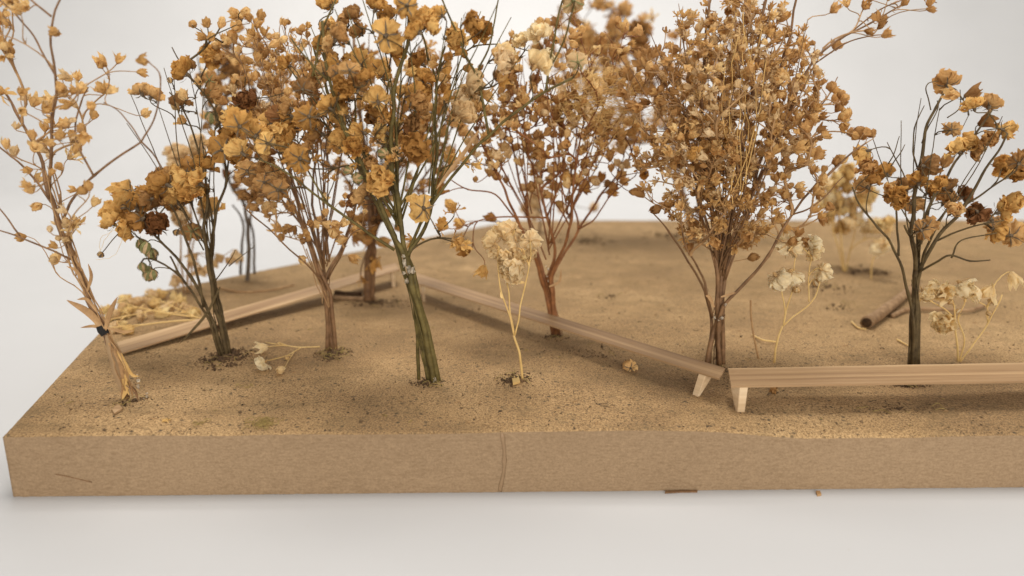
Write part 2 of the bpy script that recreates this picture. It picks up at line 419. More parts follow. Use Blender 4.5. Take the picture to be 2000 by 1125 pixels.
def flower_mesh(kind, pm, cm):
    key = (kind, pm, cm)
    if key not in _bank:
        if kind not in _geo: _geo[kind] = [crumple(MAKERS[kind][0](100 + 17 * i), *CRUMPLE[kind], i + 1) for i in range(MAKERS[kind][1])]
        _bank[key] = [mb.mesh('flower', [M[pm], M[cm]], scale=1.0) for mb in _geo[kind]]
    return rng.choice(_bank[key])
def crumple(mb, f, a, seed):
    o = Vector((seed * 1.7, seed * 0.9, seed * 2.3))
    for i, v in enumerate(mb.v):
        k = min(1.0, v.length * 2.2)
        mb.v[i] = v + Vector((noise.noise(v * f + o), noise.noise(v * f + o + Vector((31, 0, 0))), noise.noise(v * f + o + Vector((0, 47, 0))))) * (a * k)
    return mb
CENTER = {'double': 0.30, 'bell': 0.5, 'tuft': 0.45, 'bud': 0.42}

# ------------------------------------------------------------------ dried flower trees
class Plant:
    def __init__(s, name, label, cat, basepx, stem_mat, depth=20, group=None, Y=None, twig=0.17, tmat=None):
        s.base = on_board(*basepx) if Y is None else Y
        s.root = empty(name, s.base); tag(s.root, label, cat, group)
        s.sm = M[stem_mat]; s.tm = M[tmat or stem_mat]; s.dep = depth; s.twig = twig
        s.nodes = []; s.dirs = []; s.plen = []; s.own = []
        s.stems = []; s.tw = []; s.req = []
    def P(s, px, py, d=0.0): return at(px, py, s.base.y + d)
    def stem(s, pts, r0, r1, link=None, sides=7):
        """main stem through photo points (px, py, depth offset in mm); link = an earlier stem it grows from"""
        P = [s.P(*p) for p in pts]; sp = spline(P, 6)
        off = rng.uniform(0, 9)
        for i, p in enumerate(sp):
            k = i / (len(sp) - 1); p += Vector((noise.noise(p * 0.12 + Vector((off, 0, 0))), noise.noise(p * 0.12 + Vector((0, off, 0))), 0)) * ((0.9 if sides > 5 else 0.35) * min(1, 4 * k))
        rad = [r0 + (r1 - r0) * (i / (len(sp) - 1)) for i in range(len(sp))]
        step = max(1, 6)
        rad = [r * (1.28 if (i % 12 == 0 and 0 < i < len(rad) - 1) else 1) for i, r in enumerate(rad)]
        idx = len(s.stems); s.stems.append((sp, rad, sides))
        L = 0.0 if link is None else link
        for i, p in enumerate(sp):
            if i: L += (sp[i] - sp[i - 1]).length
            if i >= len(sp) * 0.3 or link is not None:
                s.nodes.append(p); s.dirs.append((sp[min(i + 1, len(sp) - 1)] - sp[max(i - 1, 0)]).normalized()); s.plen.append(L); s.own.append((idx, -1))
        return L
    def spray(s, fork, cx, cy, rx, ry, n, r0=0.32, r1=0.13, link=45.0, a0=-2.9, a1=-0.25):
        """thin straight side stems fanning out from a fork into the crown"""
        for k in range(n):
            a = a0 + (a1 - a0) * (k + rng.uniform(0.1, 0.9)) / n; q = rng.uniform(0.6, 1.0); d = rng.uniform(-0.9, 0.9) * s.dep
            tx, ty = cx + math.cos(a) * rx * q, cy + math.sin(a) * ry * q
            f = (fork[0] + rng.gauss(0, 5), fork[1] + rng.uniform(-25, 10), fork[2])
            bow = rng.uniform(-.06, .06); dx, dy = tx - f[0], ty - f[1]
            s.stem([f, (f[0] + dx * .5 - dy * bow, f[1] + dy * .5 + dx * bow, f[2] + (d - f[2]) * .55), (tx, ty, d)], r0, r1, link, 5)
    def fl(s, kind, pm, cm, size, pts, face=None, jit=0.0):
        """flowers at photo points (px, py[, depth offset])"""
        for q in pts:
            d = q[2] if len(q) > 2 else rng.uniform(-1, 1) * s.dep
            p = s.P(q[0] + rng.uniform(-jit, jit), q[1] + rng.uniform(-jit, jit), d)
            s.req.append((kind, pm, cm, px_mm(p, size * rng.uniform(0.86, 1.16)), p, face))
    def fill(s, kind, pms, cm, size, cx, cy, rx, ry, n, face=None):
        for _ in range(n):
            while True:
                a, b, c = rng.uniform(-1, 1), rng.uniform(-1, 1), rng.uniform(-1, 1)
                if a * a + b * b + c * c < 1: break
            p = s.P(cx + a * rx, cy + b * ry, c * s.dep)
            s.req.append((kind, rng.choice(pms), cm, px_mm(p, size * rng.uniform(0.7, 1.25)), p, face))
    def finish(s, bare=0, curl=0.12):
        items = []
        for kind, pm, cm, size, p, face in s.req:
            outw = (p - (s.base + Vector((0, 0, 45)))).normalized()
            toc = (Vector((0, 0, CAMH)) - p).normalized()
            if face == 'front': ax = toc + rvec() * 0.45
            elif face == 'away': ax = -toc + rvec() * 0.35 + Vector((0, 0, 0.25))
            elif face == 'up': ax = Vector((0, 0, 1)) + rvec() * 0.5
            elif face == 'down': ax = Vector((0, 0, -1)) + rvec() * 0.5
            else: ax = outw * 0.75 + rvec() * 0.85
            ax.normalize(); end = p - ax * (CENTER[kind] * size)
            items.append((kind, pm, cm, size, p, ax, end))
        items.sort(key=lambda it: (it[6] - s.base).length + rng.uniform(-8, 8))
        N = len(s.nodes); cap = N + len(items) * 5 + 8
        A = np.zeros((cap, 3)); D = np.zeros((cap, 3)); PL = np.zeros(cap)
        A[:N] = [v[:] for v in s.nodes]; D[:N] = [v[:] for v in s.dirs]; PL[:N] = s.plen
        own = list(s.own)
        rank = sorted(range(len(items)), key=lambda i_: items[i_][4].y - items[i_][3] * 6); extra = set(rank[290:]); ex = MB(); exm = []
        for ii, (kind, pm, cm, size, p, ax, end) in enumerate(items):
            e = np.array(end[:]); dv = e - A[:N]; dist = np.sqrt((dv ** 2).sum(1)) + 1e-6
            cosang = (dv * D[:N]).sum(1) / dist
            cost = dist * (1 + 1.6 * np.clip(0.55 - cosang, 0, 2)) + 0.13 * PL[:N] + np.where(dist < 3.0, 6.0, 0)
            i = int(cost.argmin()); q = Vector(A[i]); qd = Vector(D[i]); dd = (end - q).length
            c1 = q + (qd * 0.6 + (end - q).normalized() * 0.4) * dd * 0.38
            c2 = end - (ax * 0.65 + (end - q).normalized() * 0.35) * min(dd * 0.35, 7.0)
            n = 4 if dd < 8 else (6 if dd < 22 else 9); pts = []
            wob = rng.uniform(0, 50)
            for k in range(n + 1):
                t = k / n; u = 1 - t
                b = q * u ** 3 + c1 * (3 * u * u * t) + c2 * (3 * u * t * t) + end * t ** 3
                if 0 < k < n: b += Vector((noise.noise(b * 0.2 + Vector((wob, 0, 0))), noise.noise(b * 0.2 + Vector((0, wob, 0))), noise.noise(b * 0.2))) * curl * min(2.2, dd * 0.08)
                pts.append(b)
            ti = len(s.tw); st = own[i][0]
            s.tw.append([pts, own[i][1], st, 0])
            for k in ([1, 2, 3, 4, 5, 6, 7] if n == 9 else [2, 3, 4] if n == 6 else [2, 3])[:5]:
                A[N] = pts[k][:]; D[N] = (pts[k + 1] - pts[k - 1]).normalized()[:]; PL[N] = PL[i] + dd * k / n; own.append((st, ti)); N += 1
            if ii in extra:                              # past the limit of single flowers: one joined part
                q_ = Vector((0, 0, 1)).rotation_difference(ax) @ Quaternion((0, 0, 1), rng.uniform(0, 6.28)); flower_mesh(kind, pm, cm)
                g = rng.choice(_geo[kind])
                for m_ in (pm, cm):
                    if m_ not in exm: exm.append(m_)
                o_ = len(ex.v); ex.v.extend([end + (q_ @ v) * size for v in g.v]); ex.f.extend([tuple(a + o_ for a in f) for f in g.f]); ex.m.extend([exm.index(cm if a else pm) for a in g.m])
                continue
            o = bpy.data.objects.new('bud' if kind == 'bud' else 'flower', flower_mesh(kind, pm, cm)); col.objects.link(o)
            o.parent = s.root; o.location = (end - s.base) * MM
            o.rotation_mode = 'QUATERNION'
            o.rotation_quaternion = Vector((0, 0, 1)).rotation_difference(ax) @ Quaternion((0, 0, 1), rng.uniform(0, 6.28))
            k_ = size * MM; o.scale = (k_ * rng.uniform(.88, 1.1), k_ * rng.uniform(.88, 1.1), k_ * rng.uniform(.85, 1.12))
        if ex.v: tag(ex.build('flowers', [M[m_] for m_ in exm], s.root, s.base), kind='stuff')
        for t in s.tw:                                   # pipe model: a twig thickens with what it carries
            j = t[1]
            while j >= 0: s.tw[j][3] += 1; j = s.tw[j][1]
        for idx, (sp, rad, sides) in enumerate(s.stems):
            mb = MB(); mb.tube(sp, rad, sides, rough=0.05)
            so = mb.build('stem', [s.sm], s.root, s.base)
            tb = MB()
            for pts, par, st, nd_ in s.tw:
                if st != idx: continue
                r = s.twig * (1 + nd_) ** 0.34
                n = len(pts); tb.tube(pts, [r * (1.25 if k == 0 else 1 - 0.25 * k / n) for k in range(n)], 5, cap=False)
                if rng.random() < 0.7:                   # tiny paired bracts at the fork
                    d = (pts[1] - pts[0]).normalized()
                    for sg in (1, -1):
                        w = d.cross(rvec()).normalized(); tip = pts[0] + (d * 0.9 + w * sg * 0.8) * rng.uniform(0.8, 2.0)
                        e1 = d.cross(w) * (r * 1.3)
                        tb.add([pts[0] + e1, pts[0] - e1, tip, pts[0] + d * r * 2], [(0, 1, 2), (1, 3, 2), (3, 0, 2)])
            if tb.v: tag(tb.build('twigs', [s.tm], so, s.base), kind='stuff')
        return s
    def leaf(s, pts, w, m='stem_tan', d=0.0):
        """long dry leaf along photo points"""
        P = spline([s.P(q[0], q[1], q[2] if len(q) > 2 else d) for q in pts], 5); n = len(P); mb = MB(); vs = []
        tc = Vector((0, -1, 0.3)).normalized()
        for i, p in enumerate(P):
            t = i / (n - 1); tan = (P[min(i + 1, n - 1)] - P[max(i - 1, 0)]).normalized()
            sd = tan.cross(tc).normalized(); ww = w * math.sin(math.pi * (0.12 + 0.87 * t)) ** 0.8
            vs += [p + sd * ww, p + tc * (-ww * 0.35), p - sd * ww]
        mb.add(vs, [(i * 3 + j, i * 3 + j + 1, i * 3 + j + 4, i * 3 + j + 3) for i in range(n - 1) for j in range(2)])
        # give the blade thickness
        m2 = len(mb.v); back = [v - tc * 0.12 for v in mb.v]; f0 = list(mb.f)
        mb.v += back; mb.f += [tuple(x + m2 for x in reversed(f)) for f in f0]; mb.m += [0] * len(f0)
        return mb.build('leaf', [M[m]], s.root, s.base)
    def strands(s, name, n, src, dst, js, je, r, m, wav=0.6, kx=0.0):
        """n thin strands from around src to around dst (photo points with depth)"""
        mb = MB()
        for _ in range(n):
            a = s.P(src[0] + rng.gauss(0, js), src[1] + rng.gauss(0, js), src[2] + rng.gauss(0, js * .1)); b = s.P(dst[0] + rng.gauss(0, je), dst[1] + rng.gauss(0, je), dst[2] + rng.gauss(0, je * .12))
            mid = (a + b) / 2 + rvec() * (b - a).length * kx
            mb.tube([v + rvec() * wav * 0.3 for v in spline([a, mid, b], 5)], r, 4, cap=False)
        return mb.build(name, [M[m]], s.root, s.base)
    def glue(s, px, py, d, sz, n=5):
        mb = MB()
        for _ in range(n):
            c = s.P(px + rng.gauss(0, sz * 0.28), py + rng.gauss(0, sz * 0.75), d + rng.uniform(-.5, .5)); r = px_mm(c, sz * rng.uniform(0.10, 0.22))
            blob(mb, c, r, rng.uniform(0.8, 1.8), 0.7)
        return mb.build('glue', [M['glue']], s.root, s.base)
def blob(mb, c, r, squash=1.0, jag=0.25, mi=0, seg=8, ring=5):
    vs = [c + Vector((0, 0, r * squash))]; off = rvec() * 20
    for i in range(1, ring):
        th = math.pi * i / ring
        for k in range(seg):
            a = 6.283 * k / seg; d = Vector((math.sin(th) * math.cos(a), math.sin(th) * math.sin(a), math.cos(th)))
            q = d * r * (1 + jag * noise.noise(d * 1.6 + off) * 1.6); q.z *= squash; vs.append(c + q)
    vs.append(c - Vector((0, 0, r * squash))); fs = []
    for k in range(seg): fs.append((0, 1 + k, 1 + (k + 1) % seg))
    for i in range(ring - 2):
        for k in range(seg): fs.append((1 + i * seg + k, 1 + (i + 1) * seg + k, 1 + (i + 1) * seg + (k + 1) % seg, 1 + i * seg + (k + 1) % seg))
    l = len(vs) - 1; o = 1 + (ring - 2) * seg
    for k in range(seg): fs.append((o + k, l, o + (k + 1) % seg))
    mb.add(vs, fs, mi)

# ------------------------------------------------------------------ wooden strip path
def strip(label, a0, a1, b0, b1, legs):
    """a0,a1 = far corners, b0,b1 = near corners of the top face (photo points + height mm)"""
    A0, A1, B0, B1 = (ground(*q) for q in (a0, a1, b0, b1))
    c = (A0 + A1 + B0 + B1) / 4; c.z = 0
    ux = ((A1 + B1) - (A0 + B0)).normalized(); ang = math.atan2(ux.y, ux.x)
    root = empty('wooden_strip', c); root.rotation_euler = (0, 0, ang); tag(root, label, 'strip', 'wooden strips forming a zigzag path')
    R = Quaternion((0, 0, 1), -ang)
    loc = lambda p: R @ (p - c)
    T = 0.55
    nseg = 26; mb = MB(); vs = []
    for i in range(nseg + 1):
        t = i / nseg
        f, n_ = A0.lerp(A1, t), B0.lerp(B1, t)
        wob = Vector((0, 0, 0.12 * noise.noise(Vector((t * 5, c.x, 0)))))
        e = (f - n_).normalized() * 0.10
        e2 = e * noise.noise(Vector((t * 14, 4, c.y))) * 1.5
        up = Vector((0, 0, 0.12))
        ring = [f + wob - up, f - e + wob + e2, n_ + e + wob + e2, n_ + wob - up, n_ + wob - Vector((0, 0, T)), f + wob - Vector((0, 0, T))]
        vs += [loc(p) for p in ring]
    fs = [(i * 6 + k, i * 6 + (k + 1) % 6, (i + 1) * 6 + (k + 1) % 6, (i + 1) * 6 + k) for i in range(nseg) for k in range(6)]
    fs += [tuple(range(5, -1, -1)), tuple(nseg * 6 + k for k in range(6))]
    mb.add(vs, fs); me = mb.mesh('plank', [M['wood']], smooth=False)
    o = bpy.data.objects.new('plank', me); col.objects.link(o); o.parent = root
    for t, lean, skew in legs:                            # tapered wedge legs glued under the near edge
        f, n_ = A0.lerp(A1, t), B0.lerp(B1, t); d = (f - n_).normalized(); w = 1.2
        top_n = n_ + d * 0.25 - Vector((0, 0, T + 0.02)); top_f = n_ + d * 4.6 - Vector((0, 0, T + 0.02)) + Vector((0, 0, (f - n_).z * 0.4)) + ux * skew
        foot = n_ + d * 0.9 + ux * lean; foot.z = gh(foot.x, foot.y) - 0.3
        foot_f = foot + d * 1.1 + ux * skew * 0.2
        s1 = ux * w
        V = [top_n - s1, top_n + s1, top_f + s1, top_f - s1, foot - s1 * .9, foot + s1 * .9, foot_f + s1 * .9, foot_f - s1 * .9]
        m2 = MB(); m2.add([loc(v) for v in V], [(0, 1, 2, 3), (7, 6, 5, 4), (0, 4, 5, 1), (1, 5, 6, 2), (2, 6, 7, 3), (3, 7, 4, 0)])
        l = bpy.data.objects.new('leg', m2.mesh('leg', [M['wood_leg']], smooth=False)); col.objects.link(l); l.parent = root
        bv = l.modifiers.new('edge', 'BEVEL'); bv.width = 0.00018; bv.segments = 2
H = 8.3
strip('flat wooden strip at far left, running from the wrapped stem back to the corner', (228, 668, 2.2), (772, 514, H), (238, 689, 1.8), (781, 526, H), [(0.965, 0.6, 0)])
strip('flat wooden strip slanting through the middle from far corner to near joint', (812, 533, H + .4), (1417, 719, H + .4), (812, 552, H), (1405, 739, H), [(0.962, -2.2, 2.6), (0.035, 0.6, 0)])
strip('flat wooden strip at right lying parallel to the front edge', (1422, 719, H + 1.2), (2190, 704, H + 1.2), (1428, 754, H - .1), (2190, 741, H - .1), [(0.033, -0.2, -3.0), (0.93, 0, 0)])

# ------------------------------------------------------------------ the plants
TREE, SPRIG = 'dried plant', 'dried flower'

# leftmost sparse tree with taped, wrapped foot
t1 = Plant('dried_flower_tree', 'sparse tan tree at far left with black tape and wrapped stem foot', TREE, (245, 778), 'stem_brown', 16, twig=0.15, tmat='stem_tan')
L0 = t1.stem([(248, 780, 0), (225, 700, 0), (203, 648, 0), (150, 520, 1), (112, 430, 1), (92, 375, 1)], 1.0, 0.62)
L1 = t1.stem([(96, 385, 1), (70, 290, 3), (30, 215, 6), (-30, 130, 9)], 0.55, 0.26, L0)
L2 = t1.stem([(96, 385, 1), (100, 290, -4), (103, 225, -6), (110, 150, -8), (100, 60, -9), (125, -20, -10)], 0.5, 0.22, L0)
t1.stem([(110, 150, -8), (68, 72, -6), (20, 20, -4), (-20, -20, -4)], 0.28, 0.18, L2)
t1.stem([(100, 32, -9), (62, 0, -9), (30, -40, -8)], 0.3, 0.2, L2)
L3 = t1.stem([(118, 445, 1), (140, 390, -5), (182, 342, -8), (276, 277, -12)], 0.42, 0.26, L0)
t1.stem([(276, 277, -12), (305, 225, -12), (313, 150, -14), (290, 118, -14)], 0.24, 0.14, L3)
t1.stem([(276, 277, -12), (235, 222, -10), (200, 200, -10)], 0.2, 0.13, L3)
t1.stem([(276, 277, -12), (300, 300, -8), (318, 330, -6)], 0.26, 0.18, L3)
t1.stem([(182, 342, -8), (150, 270, -6), (160, 200, -4), (172, 170, -4)], 0.3, 0.15, L3)
t1.stem([(100, 395, 1), (60, 340, 6), (20, 305, 8), (-30, 260, 10)], 0.36, 0.22, L0)
t1.stem([(148, 510, 1), (100, 490, -3), (40, 462, -4), (-40, 440, -4)], 0.32, 0.18, L0)
t1.stem([(40, 462, -4), (20, 430, -4), (0, 405, -4)], 0.25, 0.18, L0 + 30)
t1.stem([(150, 520, 1), (120, 440, -5), (118, 380, -8)], 0.4, 0.25, L0)
t1.fl('bell', 'tan', 'calyx_tan', 23, [(200, 117), (195, 128), (235, 118), (279, 118), (278, 142), (197, 168), (210, 172), (222, 175), (285, 218), (180, 204), (184, 225), (136, 155), (150, 150), (160, 165), (158, 175), (115, 172), (122, 168), (40, 180), (66, 200), (45, 215), (14, 283), (130, 205), (98, 193), (108, 60), (50, 12), (60, 262), (72, 290), (115, 265), (160, 252), (166, 266), (116, 322), (50, 360), (60, 370), (70, 400), (138, 372), (160, 370), (172, 362), (184, 396), (75, 345), (35, 465), (105, 505), (128, 240), (140, 265), (85, 245)], jit=3)
t1.fl('tuft', 'tan', 'calyx_tan', 34, [(10, 5), (25, 18), (0, 25), (150, 430), (140, 440), (145, 300), (30, 8), (2, -8), (5, 180)], jit=3)
t1.fill('bell', ['tan', 'paletan'], 'calyx_tan', 20, 95, 260, 75, 130, 22)
t1.fill('bell', ['tan'], 'calyx_tan', 20, 10, 60, 40, 60, 14)
t1.fill('bell', ['tan', 'paletan'], 'calyx_tan', 17, 120, 450, 34, 70, 12)
t1.finish()
for lf, w in (([(200, 640), (172, 610), (130, 586)], 1.1), ([(205, 645), (215, 610), (229, 580)], .8), ([(198, 640), (180, 637), (157, 640)], .45), ([(190, 610), (170, 585), (150, 585)], .5), ([(208, 640), (240, 648), (262, 646)], .5),
              ([(165, 560), (150, 530), (130, 520)], .5), ([(140, 500), (132, 470), (118, 462)], .5), ([(170, 570), (178, 540), (172, 515)], .5)): t1.leaf(lf, w, 'stem_tan', -1.0)
def wrap():
    film = MB()                                            # torn dry sheath: a thin crinkled half-open film between two ribs
    Lr = spline([t1.P(206, 655, -1), t1.P(210, 690, -2), t1.P(222, 735, -2), t1.P(238, 770, -1)], 5); Rr = spline([t1.P(210, 655, -1), t1.P(236, 685, 0), t1.P(250, 735, 0), t1.P(252, 775, 0)], 5)
    n = len(Lr); vs = []
    for i in range(n):
        for k in range(7):
            t = k / 6; p = Lr[i].lerp(Rr[i], t); p += Vector((0, -1, 0)) * (1.5 * math.sin(math.pi * t) * math.sin(math.pi * i / (n - 1)) + 0.7 * noise.noise(Vector((t * 4, i * 0.5, 3))))
            vs.append(p)
    film.add(vs, [(i * 7 + k, i * 7 + k + 1, i * 7 + k + 8, i * 7 + k + 7) for i in range(n - 1) for k in range(6) if not (i > n - 5 and k > 3)])
    film.add([v + Vector((0, 0.12, 0)) for v in vs], [(i * 7 + k, i * 7 + k + 7, i * 7 + k + 8, i * 7 + k + 1) for i in range(n - 1) for k in range(6) if not (i > n - 5 and k > 3)])
    film.build('wrapping', [M['paperleaf']], t1.root, t1.base)
    for path, w, m in (([(212, 670), (232, 705), (240, 745), (236, 780)], .55, 'stem_tan'), ([(228, 685), (248, 720), (244, 750), (252, 772)], .7, 'fibre'), ([(240, 740), (246, 758), (238, 782)], .8, 'fibre'), ([(236, 690), (256, 730), (272, 735)], .45, 'fibre'), ([(246, 752), (262, 762), (270, 782)], .5, 'stem_brown')): t1.leaf(path, w, m, -2.2)
    mb = MB(); mb.tube([t1.P(196, 636, -.3), t1.P(200, 644, -.3), t1.P(206, 653, -.3)], [1.25, 1.45, 1.2], 6); mb.build('tape', [M['tape']], t1.root, t1.base, smooth=False)
wrap(); t1.glue(272, 742, -1, 14, 5); t1.glue(286, 770, 0, 8, 6)
t1.strands('thread', 3, (190, 500, -2), (240, 440, -2), 3, 12, 0.05, 'stem_straw', 0.6, 0.3)
t1.strands('sheath_fibre', 6, (215, 660, -3), (255, 770, -3), 3, 8, 0.16, 'stem_tan', 0.6, 0.10)

# second tree: dark stems, ochre double flowers
t2 = Plant('dried_flower_tree', 'dark-stemmed tree second from left with ochre double flowers leaning left', TREE, (440, 694), 'stem_dark', 14, twig=0.19)
A = t2.stem([(436, 696, 0), (412, 620, -1), (372, 540, -2), (310, 468, -4), (262, 432, -6)], 0.65, 0.32)
B = t2.stem([(444, 696, 0), (420, 590, 0), (405, 500, -1), (398, 440, -2), (405, 380, -2)], 0.8, 0.4)
C = t2.stem([(450, 698, 1), (425, 580, 2), (412, 500, 3), (422, 420, 4), (442, 350, 6), (425, 230, 7), (372, 150, 6), (335, 92, 5)], 0.78, 0.18)
t2.stem([(430, 694, -1), (395, 600, -3), (360, 550, -4), (335, 500, -4)], 0.5, 0.28)
t2.stem([(398, 600, -2), (380, 510, -3), (350, 440, -3), (330, 400, -3)], 0.5, 0.3, B)
t2.stem([(415, 500, 2), (415, 430, 4), (390, 300, 4), (360, 220, 3), (330, 180, 2)], 0.45, 0.22, C)
t2.stem([(412, 560, 0), (440, 520, -3), (458, 488, -4)], 0.25, 0.12, C)
t2.stem([(447, 520, 4), (470, 500, 8), (500, 480, 8)], 0.2, 0.12, C)
t2.stem([(442, 350, 6), (455, 280, 8), (470, 200, 8), (480, 150, 8)], 0.35, 0.2, C)
t2.spray((408, 500, 0), 350, 300, 120, 190, 9, 0.26, 0.12)
t2.fl('double', 'ochre', 'calyx_dark', 58, [(246, 375), (262, 398), (222, 412), (215, 432), (245, 448), (238, 420), (270, 432), (303, 390), (318, 358), (350, 345), (375, 335), (358, 368), (385, 352), (335, 375), (409, 402), (400, 322), (470, 305), (446, 262), (412, 110), (358, 138)])
t2.fl('double', 'ochre', 'calyx_dark', 60, [(433, 292, -12), (456, 232, -12)], 'away')
t2.fl('double', 'umber', 'calyx_dark', 50, [(276, 176), (352, 199), (300, 182)])
t2.fl('double', 'dark', 'calyx_dark', 54, [(306, 441, -6), (292, 436, -4)])
t2.fl('double', 'dark', 'calyx_dark', 46, [(480, 192), (476, 200)])
t2.fl('double', 'umber', 'calyx_green', 40, [(411, 155), (415, 184), (376, 452)], 'away')
t2.fl('bud', 'paletan', 'calyx_green', 26, [(278, 478), (296, 497), (278, 522), (290, 540), (299, 536), (413, 230), (288, 530), (284, 484)], 'down')
t2.fl('bud', 'tan', 'calyx_dark', 16, [(196, 498), (332, 157), (240, 405), (345, 455)])
t2.fl('bell', 'tan', 'calyx_tan', 20, [(380, 45), (405, 44), (432, 46), (470, 30), (480, 25), (415, 70), (440, 72), (470, 45), (395, 70)], jit=3)
t2.fill('double', ['ochre', 'ochre', 'umber'], 'calyx_dark', 42, 330, 370, 90, 40, 16)
t2.fill('bell', ['tan', 'umber'], 'calyx_dark', 22, 400, 200, 60, 120, 14)
t2.finish()
t2.leaf([(430, 560), (405, 610), (376, 645), (350, 672)], 0.5, 'stem_dark', -2.5)

# third tree: brown, fine, behind the middle
t3 = Plant('dried_flower_tree', 'fine brown-stemmed tree with small tan flowers between dark and olive trees', TREE, (647, 684), 'stem_brown', 22, twig=0.16, tmat='stem_tan')
A = t3.stem([(640, 686, 0), (636, 600, 0), (612, 500, -2), (575, 410, -4), (530, 350, -6), (480, 320, -8)], 0.8, 0.28)
B = t3.stem([(650, 686, 0), (640, 590, 1), (640, 540, 1), (672, 470, 3), (700, 390, 5), (712, 330, 6)], 0.85, 0.34)
C = t3.stem([(656, 684, -1), (645, 590, -1), (628, 530, -1), (592, 440, 3), (560, 320, 8), (540, 200, 10), (520, 90, 12)], 0.75, 0.2)
t3.stem([(645, 682, 1), (636, 570, 2), (628, 500, 6), (610, 380, 12), (620, 250, 16), (600, 120, 18)], 0.8, 0.22)
t3.stem([(640, 560, 0), (580, 500, -6), (500, 425, -10), (478, 400, -12)], 0.35, 0.16, 20)
t3.stem([(640, 545, 0), (665, 500, -4), (690, 455, -6), (735, 440, -8)], 0.35, 0.16, 20)
t3.stem([(590, 440, 3), (540, 370, 5), (500, 230, 8), (470, 100, 8)], 0.4, 0.2, 45)
t3.spray((632, 520, 0), 580, 250, 150, 240, 18, 0.3, 0.11)
t3.fill('bell', ['tan', 'umber', 'umber'], 'calyx_tan', 19, 560, 200, 115, 170, 130)
t3.fill('tuft', ['tan', 'umber', 'paletan'], 'calyx_tan', 20, 555, 200, 110, 160, 100)
t3.fill('bell', ['tan', 'umber'], 'calyx_tan', 19, 610, 420, 110, 55, 34)
t3.fill('bell', ['tan'], 'calyx_tan', 20, 480, 90, 75, 75, 40)
t3.fill('bell', ['umber'], 'calyx_dark', 20, 510, 360, 50, 55, 34)
t3.fl('bell', 'tan', 'calyx_tan', 24, [(620, 440, -14), (640, 438, -14), (655, 440, -14), (590, 507, -4), (665, 468, -6), (555, 450), (690, 505), (540, 445), (650, 455)])
t3.finish()

# central olive tree with the big ochre flowers
t4 = Plant('dried_flower_tree', 'tall olive-stemmed tree in the centre foreground with large ochre flowers', TREE, (838, 745), 'stem_green', 20, twig=0.2, tmat='stem_dark')
A = t4.stem([(848, 748, -1), (828, 640, -1), (806, 560, -2), (786, 492, -2), (768, 462, -3), (742, 400, -4), (705, 320, -6), (668, 230, -8), (640, 140, -9), (628, 40, -9)], 0.95, 0.4)
B = t4.stem([(856, 746, 0), (836, 650, 0), (812, 560, 0), (792, 480, -1), (772, 380, -2), (764, 280, -4), (772, 180, -5), (795, 90, -6), (800, 10, -6)], 0.95, 0.42)
C = t4.stem([(838, 747, 1), (822, 650, 1), (800, 560, 1), (775, 490, 2), (748, 420, 4), (690, 300, 8), (640, 180, 10), (610, 90, 10)], 0.85, 0.32)
D = t4.stem([(818, 742, 2), (815, 650, 1.6), (806, 580, 1.4), (800, 500, 1), (826, 425, 0), (885, 345, -2), (950, 268, -4), (1050, 188, -6), (1118, 152, -8)], 0.6, 0.35)
t4.stem([(770, 488, -3), (706, 445, -6), (640, 398, -9), (560, 338, -11), (505, 310, -12)], 0.5, 0.22, 42)
t4.stem([(640, 398, -9), (600, 330, -10), (560, 280, -10)], 0.3, 0.2, 64)
t4.stem([(954, 262, -4), (940, 180, -5), (915, 115, -6), (880, 40, -8), (855, -20, -8)], 0.42, 0.22, 100)
t4.stem([(1066, 178, -6), (1075, 110, -7), (1088, 40, -8), (1110, -30, -8)], 0.36, 0.24, 110)
t4.stem([(1072, 140, -6), (1105, 60, -8), (1130, -10, -8)], 0.28, 0.2, 115)
t4.stem([(930, 150, -5), (960, 70, -4), (975, -10, -4)], 0.3, 0.18, 112)
E = t4.stem([(795, 500, -1), (835, 430, 4), (848, 330, 6), (852, 240, 8), (850, 160, 8), (870, 90, 8)], 0.65, 0.3, 40)
t4.stem([(852, 160, 8), (838, 110, 8), (820, 60, 8)], 0.35, 0.25, 100)
t4.stem([(770, 380, -2), (742, 330, 2), (700, 270, 6), (690, 180, 8)], 0.5, 0.25, 64)
t4.stem([(610, 150, -6), (630, 60, -6), (665, -20, -6)], 0.35, 0.25, 110)
t4.stem([(645, 160, -8), (612, 130, -10), (568, 75, -10)], 0.3, 0.2, 110)
t4.spray((775, 440, 0), 720, 190, 220, 230, 16, 0.36, 0.14)
t4.spray((845, 400, 0), 930, 150, 130, 170, 7, 0.28, 0.12, 60)
t4.fl('double', 'ochre', 'calyx_dark', 64, [(465, 240, -16), (600, 226, -16), (582, 308, -16), (756, 68, -18), (794, 12, -18), (823, 405, -10)], 'away')
t4.fl('double', 'ochre', 'calyx_dark', 64, [(808, 288, -16), (741, 352, -16)], 'front')
t4.fl('double', 'ochre', 'calyx_dark', 56, [(470, 292), (506, 258), (536, 262), (555, 290), (530, 240), (652, 204), (711, 124), (697, 258), (734, 188), (749, 230), (734, 12), (842, 50), (808, 60), (890, 72), (917, 46), (823, 36), (775, 95), (760, 30), (640, 5), (668, 222), (860, 25), (940, 60), (565, 245), (520, 280)], jit=4)
t4.fl('double', 'umber', 'calyx_dark', 46, [(513, 355, -12), (540, 372, -12), (593, 172, -10), (630, 140), (682, 134)], 'away')
t4.fl('double', 'umber', 'calyx_dark', 48, [(704, 382), (644, 84), (662, 70), (820, 210), (806, 240), (560, 210), (620, 260), (480, 330), (690, 30), (700, 60)])
t4.fl('double', 'dark', 'calyx_dark', 46, [(545, 225), (496, 190), (690, 390, 8), (800, 250, 6)])
t4.fl('double', 'paletan', 'calyx_tan', 62, [(909, 190), (902, 222), (985, 118), (918, 165)])
